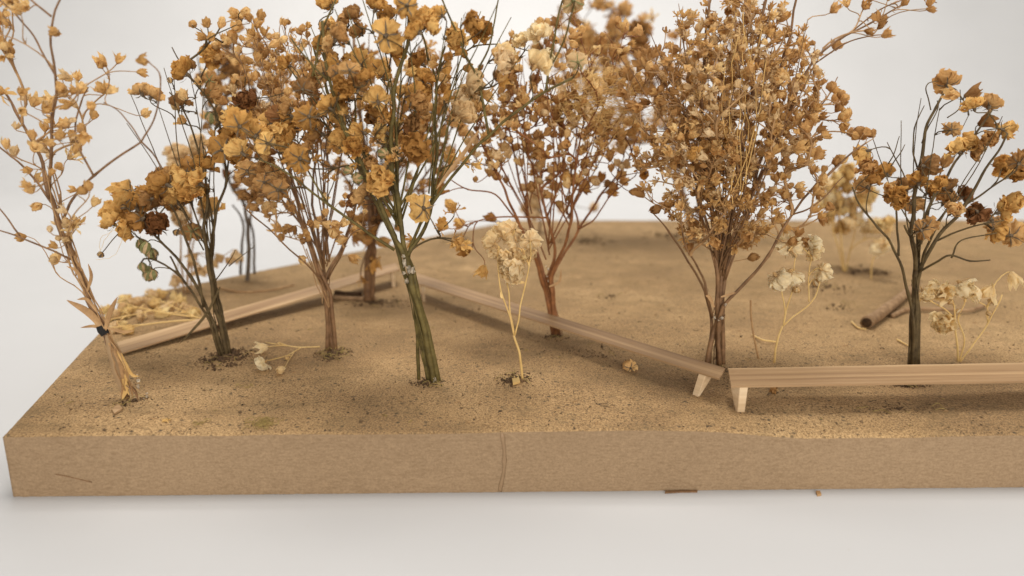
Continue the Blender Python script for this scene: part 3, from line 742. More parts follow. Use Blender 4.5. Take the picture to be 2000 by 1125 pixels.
t4.fl('double', 'cream', 'calyx_tan', 56, [(1052, 62), (1018, 76), (1052, 122), (985, 105), (1068, 110)])
t4.fl('bud', 'paletan', 'calyx_green', 28, [(681, 332, -12), (697, 348, -12), (749, 300, -8), (760, 280), (636, 138)], 'front')
t4.fl('double', 'paletan', 'calyx_green', 50, [(1126, 120, -10), (1118, 0, -8)], 'away')
t4.fl('tuft', 'ochre', 'calyx_tan', 30, [(880, 402), (862, 440), (905, 305), (935, 325), (880, 310), (910, 480), (895, 470), (800, 470, 5)], jit=3)
t4.fill('double', ['ochre', 'ochre', 'umber'], 'calyx_dark', 46, 690, 175, 165, 150, 40)
t4.fill('tuft', ['ochre', 'umber'], 'calyx_tan', 22, 700, 280, 130, 110, 44)
t4.fill('bell', ['tan', 'ochre'], 'calyx_tan', 24, 900, 130, 100, 100, 30)
t4.finish()
t4.glue(798, 520, -3, 22, 10); t4.glue(845, 746, -2, 10, 7)
t4.leaf([(935, 255), (905, 300), (870, 345), (852, 370)], 0.6, 'stem_tan', -7)

# cream sprig in front of the middle strip
t5 = Plant('cream_flower_sprig', 'upright straw-stemmed sprig with cream flowers in front of the middle strip', SPRIG, (1020, 742), 'stem_straw', 3, twig=0.22)
A = t5.stem([(1021, 744, 0), (1012, 690, 0), (1004, 655, 0)], 0.42, 0.38)
t5.stem([(1004, 655, 0), (990, 600, 0), (975, 560, -1), (972, 500, -2)], 0.28, 0.2, A)
t5.stem([(1004, 657, 0), (997, 600, 1), (988, 545, 1), (995, 470, 2)], 0.28, 0.2, A)
t5.stem([(1006, 655, 0), (1016, 600, -1), (1024, 555, -1), (1038, 500, -2)], 0.28, 0.2, A)
t5.fl('double', 'creamstraw', 'calyx_tan', 54, [(958, 470, -4), (998, 452, 3), (1036, 472, -3), (1005, 520, -5)], jit=2); t5.fl('double', 'creamstraw', 'calyx_tan', 42, [(1036, 496, 0), (964, 490, 0), (990, 530, -2), (978, 455, 3)])
t5.fl('double', 'creamstraw', 'calyx_tan', 44, [(1002, 488, -1), (984, 502, -2), (1018, 500, -1), (1003, 542, -3)]); t5.fl('bud', 'straw', 'calyx_tan', 18, [(1024, 503, -4), (1008, 540, -3)])
t5.finish(); t5.leaf([(1025, 552), (1015, 551), (1005, 550)], 0.45, 'stem_straw', -1); t5.leaf([(978, 570), (980, 580), (984, 582)], 0.4, 'stem_straw', -1)

# red-brown tree behind the middle strip
t6 = Plant('dried_flower_tree', 'red-brown stemmed tree behind the middle strip with small tan buds', TREE, (1085, 654), 'stem_red', 24, twig=0.18)
A = t6.stem([(1082, 658, 0), (1072, 600, 0), (1062, 555, 0), (1040, 490, -4), (1010, 430, -6), (985, 370, -8), (950, 300, -10)], 1.0, 0.3)
B = t6.stem([(1088, 658, 0), (1078, 600, 0), (1066, 550, 1), (1050, 500, 4), (1030, 420, 8), (1010, 330, 10), (990, 220, 12)], 0.9, 0.3)
C = t6.stem([(1092, 656, 1), (1080, 590, 1), (1072, 545, 1), (1083, 500, 0), (1068, 425, -1), (1050, 350, 0), (1020, 280, 0)], 0.85, 0.3)
D = t6.stem([(1086, 655, -1), (1078, 580, -1), (1078, 540, -1), (1112, 450, -6), (1118, 400, -8), (1125, 320, -10), (1140, 220, -10)], 0.75, 0.28)
E = t6.stem([(1090, 654, 0), (1080, 570, 0), (1083, 530, 1), (1130, 450, 6), (1170, 385, 9), (1215, 330, 12), (1250, 260, 14)], 0.7, 0.26)
t6.stem([(1066, 425, -1), (1020, 424, -6), (965, 425, -9), (905, 440, -10)], 0.38, 0.18, 55)
t6.stem([(1068, 425, -1), (1085, 380, -4), (1100, 320, -6), (1090, 260, -6)], 0.4, 0.2, 55)
t6.stem([(1130, 448, 6), (1165, 425, 2), (1195, 380, 0), (1240, 345, 0)], 0.34, 0.18, 60)
t6.stem([(1010, 430, -6), (965, 380, -10), (915, 370, -12), (880, 350, -12)], 0.34, 0.18, 60)
t6.stem([(1112, 440, -6), (1090, 400, -10), (1078, 385, -11)], 0.3, 0.2, 60)
t6.stem([(1250, 260, 14), (1230, 150, 18), (1180, 60, 22)], 0.26, 0.16, 100)
t6.stem([(1140, 220, -10), (1150, 130, -4), (1120, 40, 0)], 0.28, 0.16, 100)
t6.spray((1072, 500, 0), 1085, 230, 210, 220, 7, 0.3, 0.11); t6.spray((1112, 430, -4), 1150, 200, 160, 190, 6, 0.24, 0.11, 60); t6.spray((1028, 420, 2), 990, 210, 130, 170, 6, 0.24, 0.11, 60)
t6.fill('bell', ['tan', 'umber', 'tan', 'paletan'], 'calyx_tan', 21, 1080, 285, 190, 115, 160)
t6.fill('tuft', ['tan', 'umber', 'paletan'], 'calyx_tan', 24, 1080, 240, 175, 100, 75)
t6.fill('bell', ['tan', 'umber'], 'calyx_tan', 22, 1130, 120, 150, 115, 90)
t6.fill('bell', ['tan', 'umber'], 'calyx_tan', 21, 1000, 190, 100, 120, 60)
t6.fl('bell', 'ochre', 'calyx_tan', 26, [(880, 400), (862, 438), (895, 437), (908, 490), (895, 475), (942, 530), (955, 470), (858, 372), (1240, 375), (1195, 375), (1260, 340), (958, 425), (1140, 365), (1105, 345), (1175, 345)])
t6.finish()
t6.strands('fibre_tuft', 130, (1130, 200, -14), (1230, 190, -12), 26, 30, 0.07, 'fibre', 2.0, 0.45)
t6.leaf([(1072, 560), (1092, 550), (1096, 525)], 0.5, 'stem_tan', -3)
t6.glue(1070, 535, -2, 10, 4)

# big full tree on the right
t7 = Plant('dried_flower_tree', 'widest tree with a dense tan crown, standing behind the joint of strips', TREE, (1396, 712), 'stem_brown', 26, twig=0.16, tmat='stem_tan')
A = t7.stem([(1380, 714, -1), (1392, 650, 0), (1402, 608, 0), (1398, 500, 0), (1388, 400, 2), (1370, 280, 4), (1372, 150, 6), (1385, 0, 6)], 0.95, 0.4)
B = t7.stem([(1404, 714, 0), (1400, 650, 0), (1405, 605, 0), (1415, 500, 1), (1440, 360, 2), (1465, 200, 2), (1490, 40, 2), (1500, -60, 2)], 0.95, 0.4)
C = t7.stem([(1412, 712, 1), (1412, 650, 1), (1410, 605, 1), (1428, 500, 4), (1470, 380, 8), (1500, 260, 10), (1530, 120, 12), (1560, -30, 12)], 0.85, 0.35)
D = t7.stem([(1406, 712, -2), (1402, 640, -2), (1412, 600, -2), (1450, 560, -3), (1500, 500, -5), (1545, 420, -6), (1620, 335, -8), (1690, 280, -8)], 0.75, 0.25)
E = t7.stem([(1386, 712, 1), (1388, 640, 1), (1380, 580, 1), (1345, 510, -2), (1305, 450, -4), (1275, 415, -5)], 0.6, 0.2)
t7.stem([(1392, 620, 0), (1372, 540, -4), (1345, 490, -8), (1330, 430, -10)], 0.45, 0.2, 15)
F = t7.stem([(1470, 380, 8), (1530, 250, 4), (1570, 150, 2), (1625, 85, 0), (1700, 45, 0), (1760, 10, 0)], 0.55, 0.2, 60)
t7.stem([(1590, 125, 1), (1650, 85, -2), (1700, 70, -4), (1735, 68, -4)], 0.26, 0.14, 110)
t7.stem([(1640, 78, 0), (1720, 20, 2), (1780, -5, 2), (1830, 5, 2)], 0.26, 0.14, 115)
t7.stem([(1388, 400, 2), (1340, 340, 0), (1290, 290, -2), (1250, 250, -4)], 0.45, 0.2, 55)
t7.stem([(1370, 280, 4), (1320, 200, 0), (1270, 130, 0)], 0.4, 0.2, 80)
t7.stem([(1545, 420, -6), (1590, 400, -10), (1650, 345, -12)], 0.3, 0.16, 60)
t7.stem([(1440, 360, 2), (1400, 300, -10), (1380, 260, -14)], 0.4, 0.2, 60)
t7.stem([(1500, 260, 10), (1580, 230, 4), (1640, 150, 2)], 0.35, 0.16, 85)
t7.spray((1408, 540, 0), 1430, 220, 215, 270, 19, 0.32, 0.11)
t7.fill('tuft', ['tan', 'umber', 'tan', 'paletan'], 'calyx_tan', 22, 1440, 170, 175, 195, 400)
t7.fill('bell', ['tan', 'umber', 'paletan'], 'calyx_tan', 19, 1450, 200, 185, 215, 320)
t7.fill('tuft', ['tan', 'umber', 'paletan'], 'calyx_tan', 22, 1345, 310, 120, 105, 180)
t7.fill('tuft', ['tan', 'umber', 'tan'], 'calyx_tan', 20, 1415, 420, 120, 72, 140)
t7.fill('bell', ['tan'], 'calyx_tan', 20, 1540, 380, 95, 75, 34)
t7.fill('bell', ['tan', 'umber'], 'calyx_tan', 23, 1590, 240, 95, 95, 50)
t7.fill('bell', ['umber'], 'calyx_tan', 20, 1280, 170, 75, 85, 44)
t7.fill('double', ['tan', 'ochre'], 'calyx_tan', 36, 1370, 280, 70, 55, 9)
t7.fl('bell', 'umber', 'calyx_tan', 22, [(1701, 62), (1720, 50), (1733, 64), (1726, 36), (1710, 32), (1690, 10), (1820, 18), (1816, 3), (1768, 4), (1655, 5), (1630, 15), (1632, 90), (1695, 258), (1703, 262), (1685, 265), (1632, 190), (1652, 230), (1575, 470), (1560, 455), (1700, -5), (1740, -10), (1550, 470), (1620, 405), (1600, 380), (1610, 430)], jit=2)
t7.fl('bell', 'umber', 'calyx_tan', 26, [(1280, 410), (1245, 375), (1300, 405), (1345, 485), (1395, 475), (1425, 470), (1330, 400), (1360, 440), (1470, 500), (1450, 480), (1460, 465)], jit=3)
t7.finish()
t7.strands('straw_strand', 8, (1440, 370, -14), (1462, 60, -14), 16, 30, 0.16, 'fibre', 2.2, 0.09)
t7.glue(1405, 612, -3, 14, 4)
t7.leaf([(1408, 580), (1425, 575), (1440, 570)], 0.4, 'stem_tan', -3); t7.leaf([(1395, 600), (1385, 580), (1378, 578)], 0.6, 'stem_tan', -3)

# cream sprig behind the right strip
t8 = Plant('cream_flower_sprig', 'thin sprig with four cream flowers right of the widest tree', SPRIG, (1512, 708), 'stem_straw', 4, twig=0.2)
A = t8.stem([(1512, 710, 0), (1522, 660, 0), (1530, 637, 0)], 0.4, 0.34)
t8.stem([(1530, 637, 0), (1532, 590, 0), (1527, 560, 0)], 0.26, 0.2, A); t8.stem([(1530, 637, 0), (1545, 570, 2), (1553, 500, 3)], 0.26, 0.2, A)
t8.stem([(1530, 637, 0), (1560, 610, 0), (1590, 580, 0), (1605, 545, 0)], 0.26, 0.2, A); t8.stem([(1580, 590, 0), (1580, 530, 1), (1588, 495, 1)], 0.22, 0.18, A)
t8.fl('double', 'cream', 'calyx_tan', 54, [(1522, 545, -3), (1540, 540, 0), (1608, 531, -1), (1535, 478, 5), (1548, 484, 4), (1588, 478, 2), (1592, 492, 2)])
t8.fl('bud', 'cream', 'calyx_tan', 18, [(1556, 567, 0), (1595, 552, 2)])
t8.finish()

# dark tree at the right edge
t9 = Plant('dried_flower_tree', 'dark-stemmed tree at right edge with crumpled brown double flowers and bare twigs', TREE, (1784, 712), 'stem_dark', 17, twig=0.2)
A = t9.stem([(1778, 714, 0), (1782, 620, 0), (1788, 540, 0), (1782, 440, 0), (1795, 330, 2), (1805, 260, 3), (1830, 210, 3), (1848, 170, 3)], 0.95, 0.3)
B = t9.stem([(1786, 714, 0), (1790, 620, 0), (1795, 540, 0), (1830, 470, -2), (1885, 400, -4), (1925, 330, -5), (1970, 260, -5)], 0.95, 0.28)
C = t9.stem([(1792, 712, 1), (1794, 620, 1), (1790, 540, 1), (1800, 440, 4), (1835, 370, 7), (1885, 290, 8), (1935, 215, 8)], 0.85, 0.28)
D = t9.stem([(1782, 712, -1), (1784, 640, -2), (1775, 575, -3), (1755, 500, -5), (1715, 445, -7), (1674, 398, -8), (1664, 365, -8)], 0.6, 0.22)
t9.stem([(1755, 500, -5), (1752, 460, -4), (1752, 400, -3), (1760, 360, -3)], 0.4, 0.25, 36)
t9.stem([(1790, 535, 0), (1850, 500, -8), (1895, 510, -10), (1932, 508, -10)], 0.4, 0.2, 30)
t9.stem([(1858, 504, -8), (1880, 470, -9), (1945, 455, -10)], 0.3, 0.18, 44)
t9.stem([(1885, 400, -4), (1940, 365, -6), (2010, 315, -8)], 0.35, 0.2, 60)
t9.stem([(1830, 470, -2), (1890, 445, -6), (1960, 430, -8)], 0.35, 0.2, 42)
t9.stem([(1792, 330, 2), (1787, 290, 4), (1788, 250, 5), (1803, 206, 6)], 0.3, 0.14, 60)
t9.stem([(1818, 215, 3), (1808, 180, 3), (1814, 163, 3), (1832, 158, 3)], 0.2, 0.14, 85)
t9.stem([(1767, 346, -2), (1748, 305, -3), (1733, 278, -4)], 0.22, 0.12, 60); t9.stem([(1735, 320, -4), (1748, 290, -4), (1755, 266, -4)], 0.2, 0.12, 60)
t9.stem([(1740, 325, -4), (1760, 300, -5), (1768, 282, -5)], 0.2, 0.12, 60)
t9.stem([(1800, 280, 3), (1830, 215, 4), (1829, 196, 4)], 0.2, 0.12, 70); t9.stem([(1850, 230, 5), (1876, 210, 5), (1875, 175, 5)], 0.2, 0.12, 90)
t9.stem([(1790, 540, 1), (1785, 480, -6), (1765, 440, -8)], 0.5, 0.3, 28); t9.stem([(1795, 535, 2), (1812, 470, -6), (1850, 410, -10)], 0.5, 0.3, 28)
t9.spray((1795, 500, 0), 1840, 320, 160, 140, 7, 0.26, 0.12)
U = [(1845, 157), (1899, 205), (1934, 203), (1966, 252), (1931, 274), (1867, 288), (1902, 292), (1963, 324), (1991, 316), (1985, 335), (1813, 324), (1685, 300), (1698, 328), (1726, 334), (1690, 362), (1705, 350), (1742, 378), (1796, 352), (1785, 402), (1813, 370), (1852, 366), (1836, 360), (1863, 410), (1945, 455), (1980, 458), (1963, 410), (1940, 440), (1975, 395), (1770, 365), (1755, 385), (1848, 385), (1885, 280)]
t9.fl('double', 'umber', 'calyx_dark', 52, U[::2], jit=3); t9.fl('double', 'ochre', 'calyx_dark', 52, U[1::2], jit=3)
t9.fl('double', 'umber', 'calyx_dark', 46, [(1860, 252, -14), (1803, 450, -12), (1815, 440, -12)], 'away')
t9.fl('double', 'dark', 'calyx_dark', 46, [(1916, 422, -8), (1884, 382, 4), (1905, 415, -6)])
t9.fl('bell', 'umber', 'calyx_dark', 32, [(1860, 184), (1902, 182), (1848, 315), (1930, 235)])
t9.finish()

# small cream sprig at the right edge
t10 = Plant('cream_flower_sprig', 'low branching sprig of cream flowers at right edge beside dark tree', SPRIG, (1874, 706), 'stem_straw', 3, twig=0.2)
A = t10.stem([(1872, 710, 0), (1866, 660, 0), (1866, 625, 0), (1862, 600, 0)], 0.34, 0.26)
t10.stem([(1864, 620, 0), (1845, 605, -1), (1815, 588, -2)], 0.24, 0.18, A)
t10.stem([(1874, 708, 0), (1882, 660, 0), (1872, 620, 1), (1885, 590, 1)], 0.28, 0.2)
t10.stem([(1875, 708, 0), (1900, 675, 0), (1930, 630, 0), (1955, 575, 0)], 0.3, 0.2)
t10.stem([(1930, 630, 0), (1925, 600, 1), (1910, 590, 1)], 0.22, 0.16, 14)
t10.fl('double', 'cream', 'calyx_tan', 50, [(1838, 634, -3), (1845, 630, -1), (1836, 568, 0), (1890, 568, 0), (1808, 575, 0), (1880, 562, 1)])
t10.fl('bell', 'cream', 'calyx_tan', 36, [(1980, 546, -2), (1928, 572, 1), (1905, 572, 1)]); t10.fl('bud', 'cream', 'calyx_tan', 14, [(1856, 590, 0), (1932, 612, 0), (1872, 608, 0), (1934, 588, 0)])
t10.finish()

# ---- plants behind
b1 = Plant('dried_flower_tree', 'blurred grey-stemmed tree at the far left back edge of the board', TREE, (487, 549), 'stem_grey', 14, twig=0.24)
A = b1.stem([(483, 556, 0), (486, 490, 0), (484, 430, 0), (478, 400, 2), (455, 370, 2), (430, 300, 2), (400, 200, 2), (385, 110, 2)], 1.15, 0.3)
b1.stem([(470, 536, 3), (472, 470, 2), (473, 430, 1), (455, 400, 0)], 0.75, 0.4)
b1.stem([(497, 535, 3), (495, 470, 2), (490, 425, 1), (505, 380, 0), (520, 300, 0), (530, 200, 0)], 0.7, 0.3)
b1.fill('bell', ['umber', 'dark'], 'calyx_dark', 24, 490, 350, 55, 45, 30); b1.fill('bell', ['tan', 'umber'], 'calyx_tan', 22, 470, 180, 90, 130, 60); b1.fill('double', ['umber'], 'calyx_dark', 40, 430, 170, 60, 90, 12); b1.fill('tuft', ['umber'], 'calyx_tan', 30, 530, 200, 70, 120, 34)
b1.finish()
b2 = Plant('dried_flower_tree', 'blurred brown tree behind the corner where the far strips meet', TREE, (722, 588), 'stem_brown', 20, twig=0.22)
A = b2.stem([(718, 592, 0), (720, 510, 0), (726, 430, 0), (715, 330, 2), (700, 200, 3), (690, 60, 3)], 1.9, 0.5)
b2.stem([(726, 590, 1), (730, 500, 1), (735, 440, 1), (760, 330, 2), (790, 200, 3), (820, 90, 3)], 1.3, 0.4)
b2.stem([(735, 440, 1), (800, 380, 0), (860, 300, 0), (900, 200, 0)], 0.6, 0.3, 30)
b2.spray((728, 450, 0), 760, 230, 170, 220, 12, 0.5, 0.2)
b2.fill('tuft', ['tan', 'umber'], 'calyx_tan', 25, 760, 230, 150, 170, 150); b2.fill('bell', ['umber', 'tan'], 'calyx_tan', 26, 725, 420, 60, 60, 26)
b2.fill('bell', ['umber', 'tan'], 'calyx_tan', 26, 830, 270, 90, 120, 50)
b2.fl('tuft', 'ochre', 'calyx_tan', 24, [(708, 548, -8), (728, 525, -8), (735, 515, -6), (715, 470, -4), (730, 455, -4)])
b2.finish()
b3 = Plant('dried_flower_sprig', 'pale straw sprig standing blurred behind the far left strip', SPRIG, (368, 572), 'stem_tan', 8, twig=0.2)
b3.stem([(366, 576, 0), (368, 500, 0), (375, 430, 0), (350, 330, 0)], 0.6, 0.3); b3.stem([(360, 575, 0), (352, 500, 0), (352, 420, 0), (345, 310, 0)], 0.5, 0.25); b3.stem([(372, 572, 0), (376, 480, 0), (395, 400, 0), (388, 290, 0)], 0.45, 0.2)
b3.fl('double', 'paletan', 'calyx_tan', 48, [(343, 300), (355, 302), (386, 280), (348, 410), (352, 425), (400, 412), (345, 330), (385, 300)]); b3.fl('bell', 'paletan', 'calyx_tan', 24, [(378, 515), (390, 530), (345, 548), (420, 516), (405, 525), (340, 552), (430, 505), (375, 505), (462, 500), (450, 510)])
b3.finish()
b4 = Plant('dried_flower_tree', 'blurred umber tree at the back right of centre, behind the widest tree', TREE, (1352, 470), 'stem_brown', 26, twig=0.3)
b4.stem([(1352, 474, 0), (1340, 400, 0), (1310, 280, 0), (1270, 160, 0), (1255, 60, 0)], 1.6, 0.5); b4.stem([(1350, 472, 0), (1330, 380, 0), (1270, 260, 0), (1190, 130, 0), (1130, 30, 0)], 1.2, 0.4); b4.stem([(1356, 472, 0), (1370, 350, 0), (1390, 200, 0), (1420, 60, 0)], 1.0, 0.4)
b4.fill('double', ['umber', 'tan'], 'calyx_tan', 36, 1150, 70, 130, 90, 26); b4.fill('tuft', ['tan', 'umber'], 'calyx_tan', 26, 1180, 110, 150, 120, 60); b4.fill('tuft', ['tan', 'umber'], 'calyx_tan', 32, 1230, 200, 110, 90, 46); b4.fill('tuft', ['umber'], 'calyx_tan', 30, 1400, 200, 120, 160, 40)
b4.fl('double', 'umber', 'calyx_dark', 40, [(1255, 50, -6), (1248, 75, -6), (1262, 62, -4), (1250, 95, -4), (1262, 110, -4)])
b4.finish()
b5 = Plant('dried_flower_sprig', 'blurred pale tan sprig behind the red-brown tree', SPRIG, (1050, 456), 'stem_brown', 8, twig=0.25)
b5.stem([(1052, 460, 0), (1056, 420, 0), (1045, 380, 0), (1040, 330, 0)], 0.9, 0.4)
b5.fl('double', 'paletan', 'calyx_tan', 46, [(1045, 395), (1042, 415), (1050, 375)]); b5.fl('bell', 'paletan', 'calyx_tan', 24, [(1025, 405), (1098, 408), (1160, 405)]); b5.finish()
b6 = Plant('cream_flower_sprig', 'strongly blurred yellow cream sprig behind the dark right tree', SPRIG, (1648, 530), 'stem_straw', 10, twig=0.25)
b6.stem([(1650, 534, 0), (1642, 470, 0), (1640, 400, 0), (1655, 340, 0)], 0.5, 0.3); b6.stem([(1652, 532, 0), (1665, 470, 0), (1680, 420, 0)], 0.4, 0.25); b6.stem([(1648, 532, 0), (1630, 460, 0), (1615, 400, 0)], 0.4, 0.25)
b6.fl('double', 'straw', 'calyx_tan', 48, [(1652, 335), (1632, 365), (1625, 395), (1680, 395), (1690, 380), (1645, 350)], jit=4); b6.fill('double', ['straw', 'straw', 'cream'], 'calyx_tan', 38, 1648, 385, 52, 75, 16); b6.fl('double', 'cream', 'calyx_tan', 46, [(1640, 445), (1700, 440), (1665, 432), (1715, 482), (1720, 440)], jit=4); b6.finish()
b7 = Plant('cream_flower_sprig', 'small blurred cream sprig low at the back, left of the dark right tree', SPRIG, (1702, 545), 'stem_straw', 6, twig=0.22)
b7.stem([(1702, 548, 0), (1704, 510, 0), (1712, 480, 0)], 0.35, 0.25); b7.fl('double', 'cream', 'calyx_tan', 34, [(1714, 486), (1722, 478)]); b7.fl('double', 'straw', 'calyx_tan', 34, [(1725, 435), (1735, 430)]); b7.finish()

# fallen straw sprig with pale petals, lying behind the far left strip
b8 = Plant('fallen_straw_sprig', 'golden straw sprig lying on the board behind the wrapped stem', SPRIG, (300, 630), 'stem_straw', 4, twig=0.2)
def lie(q, px, py, h=1.0): p = ground(px, py, h); return (px, py, p.y - q.base.y)
b8.stem([lie(b8, 402, 624, 1.2), lie(b8, 330, 628, 2), lie(b8, 270, 635, 3), lie(b8, 218, 640, 3)], 0.4, 0.2); b8.stem([lie(b8, 398, 622, 1.2), lie(b8, 330, 612, 3), lie(b8, 270, 600, 4), lie(b8, 225, 590, 3)], 0.36, 0.2)
b8.stem([lie(b8, 380, 618, 2), lie(b8, 320, 590, 4), lie(b8, 285, 575, 4)], 0.3, 0.18)
for px, py in [(215, 605), (225, 615), (240, 600), (255, 608), (262, 590), (280, 605), (300, 595), (310, 610), (235, 632), (222, 640), (250, 645), (290, 585), (330, 600), (340, 580), (275, 620), (210, 625), (320, 575), (360, 600), (375, 612), (245, 585), (300, 575)]:
    b8.fl(rng.choice(('bell', 'double', 'bell')), rng.choice(('straw', 'paletan')), 'calyx_tan', 26, [lie(b8, px, py, 2.2), lie(b8, px + rng.uniform(-14, 14), py + rng.uniform(-8, 8), 1.4)])
b8.finish()
# fallen sprig by the brown tree's foot
b9 = Plant('fallen_flower_sprig', 'tiny fallen sprig with three cream buds lying left of the brown tree foot', SPRIG, (570, 690), 'stem_straw', 2, twig=0.16)
b9.stem([lie(b9, 625, 677, .6), lie(b9, 580, 678, 1.2), lie(b9, 520, 668, 2)], 0.22, 0.15); b9.stem([lie(b9, 590, 678, 1), lie(b9, 560, 694, 1.2), lie(b9, 525, 704, 1.5)], 0.18, 0.14, 8); b9.stem([lie(b9, 575, 686, 1), lie(b9, 562, 705, 1.2), lie(b9, 556, 716, 1.2)], 0.16, 0.12, 8)
b9.fl('bell', 'cream', 'calyx_tan', 27, [lie(b9, 510, 680, 2), lie(b9, 547, 722, 1.6)]); b9.fl('double', 'cream', 'calyx_tan', 32, [lie(b9, 512, 711, 2)]); b9.fl('bud', 'straw', 'calyx_tan', 11, [lie(b9, 545, 673, 1.6), lie(b9, 561, 700, 1.4)])
b9.finish()
# fallen dry flower beneath the middle strip, straw behind the strip
def fallen(label, px, py, size, pm, kind='tuft', cm='calyx_tan', name='fallen_flower'):
    p = on_board(px, py); o = bpy.data.objects.new(name, flower_mesh(kind, pm, cm)); col.objects.link(o)
    k = px_mm(p, size) * MM; o.scale = (k, k, k); o.location = (p + Vector((0, 0, px_mm(p, size) * 0.22))) * MM
    o.rotation_euler = (1.35, rng.uniform(-.3, .3), rng.uniform(0, 6.28)); tag(o, label, 'dried flower')
fallen('crumpled brown flower fallen on the board under the middle strip', 1232, 728, 34, 'umber', 'double', 'calyx_dark')
fallen('small tan flower scrap lying under the right strip near its leg', 1520, 768, 26, 'umber', 'double')

for pl, a, b, m, n in ((t2, (440, 694), (410, 560), 'stem_dark', 5), (t3, (647, 684), (632, 540), 'stem_brown', 8), (t3, (640, 600), (600, 470), 'stem_tan', 4), (t4, (840, 745), (795, 520), 'stem_green', 4), (t6, (1086, 655), (1066, 545), 'stem_red', 6), (t7, (1396, 712), (1405, 600), 'stem_brown', 6), (t7, (1402, 610), (1420, 430), 'stem_brown', 5), (t9, (1784, 710), (1790, 540), 'stem_dark', 6), (t1, (205, 650), (130, 480), 'stem_tan', 6), (t1, (150, 530), (95, 330), 'stem_tan', 4)):
    pl.strands('stem_fibre', n, (*a, 0), (*b, 0), 6, 8, 0.2, m, 1.0, 0.02)

# ------------------------------------------------------------------ twigs lying about
def lying(name, label, pts, r, m='bark', core=True, cat='twig'):
    P = [ground(px, py, h) for px, py, h in pts]; c = P[0].copy(); root = empty(name, c); tag(root, label, cat)
    sp = spline(P, 6); mb = MB(); n = len(sp)
    mb.tube(sp, [r * (1 - 0.35 * i / n) * (1 + 0.10 * noise.noise(Vector((i * .7, c.x, 0)))) for i in range(n)], 9, rough=0.05); mb.build('bark', [M[m]], root, c)
    if core:
        d = (sp[0] - sp[1]).normalized(); m2 = MB(); m2.tube([sp[0] + d * 0.02, sp[0] + d * 0.12], [r * 0.8, r * 0.74], 9); m2.build('cut_end', [M['core']], root, c)
lying('fallen_twig', 'cut twig with dark round end lying behind the right strip', [(1693, 630, 2.4), (1728, 606, 2.4), (1768, 574, 2.4), (1790, 556, 2.2)], 2.5)
lying('fallen_twig', 'thin curved twig lying behind the dark tree at right', [(1742, 617, 0.8), (1775, 604, 1.2), (1830, 604, 1.4), (1890, 606, 1.5), (1925, 596, 1.5)], 1.0, core=False)
lying('fallen_twig', 'short dark stick lying under the far left strip', [(652, 580, 0.9), (690, 583, 1.0), (735, 583, 0.9)], 1.2, 'bark')
lying('fallen_twig', 'short grey-brown chip behind the dark stick under the far left strip', [(655, 572, 1.0), (680, 574, 1.0), (706, 574, 0.9)], 1.3, 'core', False)
lying('fallen_twig', 'long tan stalk lying along the back left edge of the board', [(420, 560, .6), (470, 570, .8), (530, 566, .8), (575, 556, .7)], 0.5, 'stem_tan', False)
lying('fallen_twig', 'short yellowish stalk lying just left of the dark tree foot at right', [(1752, 663, .4), (1768, 672, .5), (1784, 680, .4)], 0.35, 'stem_straw', False)
lying('fallen_twig', 'curled straw leaf at the cut end of the fallen twig', [(1663, 628, .5), (1676, 640, .5), (1692, 643, .4)], 0.4, 'stem_straw', False)
lying('fallen_twig', 'straw scrap lying on the board behind the joint of the strips', [(1470, 655, .5), (1490, 664, 1.4), (1520, 668, .5)], 0.4, 'stem_straw', False)
# upright stake and stalk behind the strip joint
st = on_board(1482, 700); root = empty('bare_stalk', st); tag(root, 'thin bare stalk standing upright between widest tree and cream sprig', 'stalk')
mb = MB(); mb.tube(spline([at(1482, 704, st.y), at(1472, 655, st.y), at(1467, 620, st.y), at(1466, 586, st.y)], 5), 0.32, 5); mb.build('stem', [M['stem_tan']], root, st)

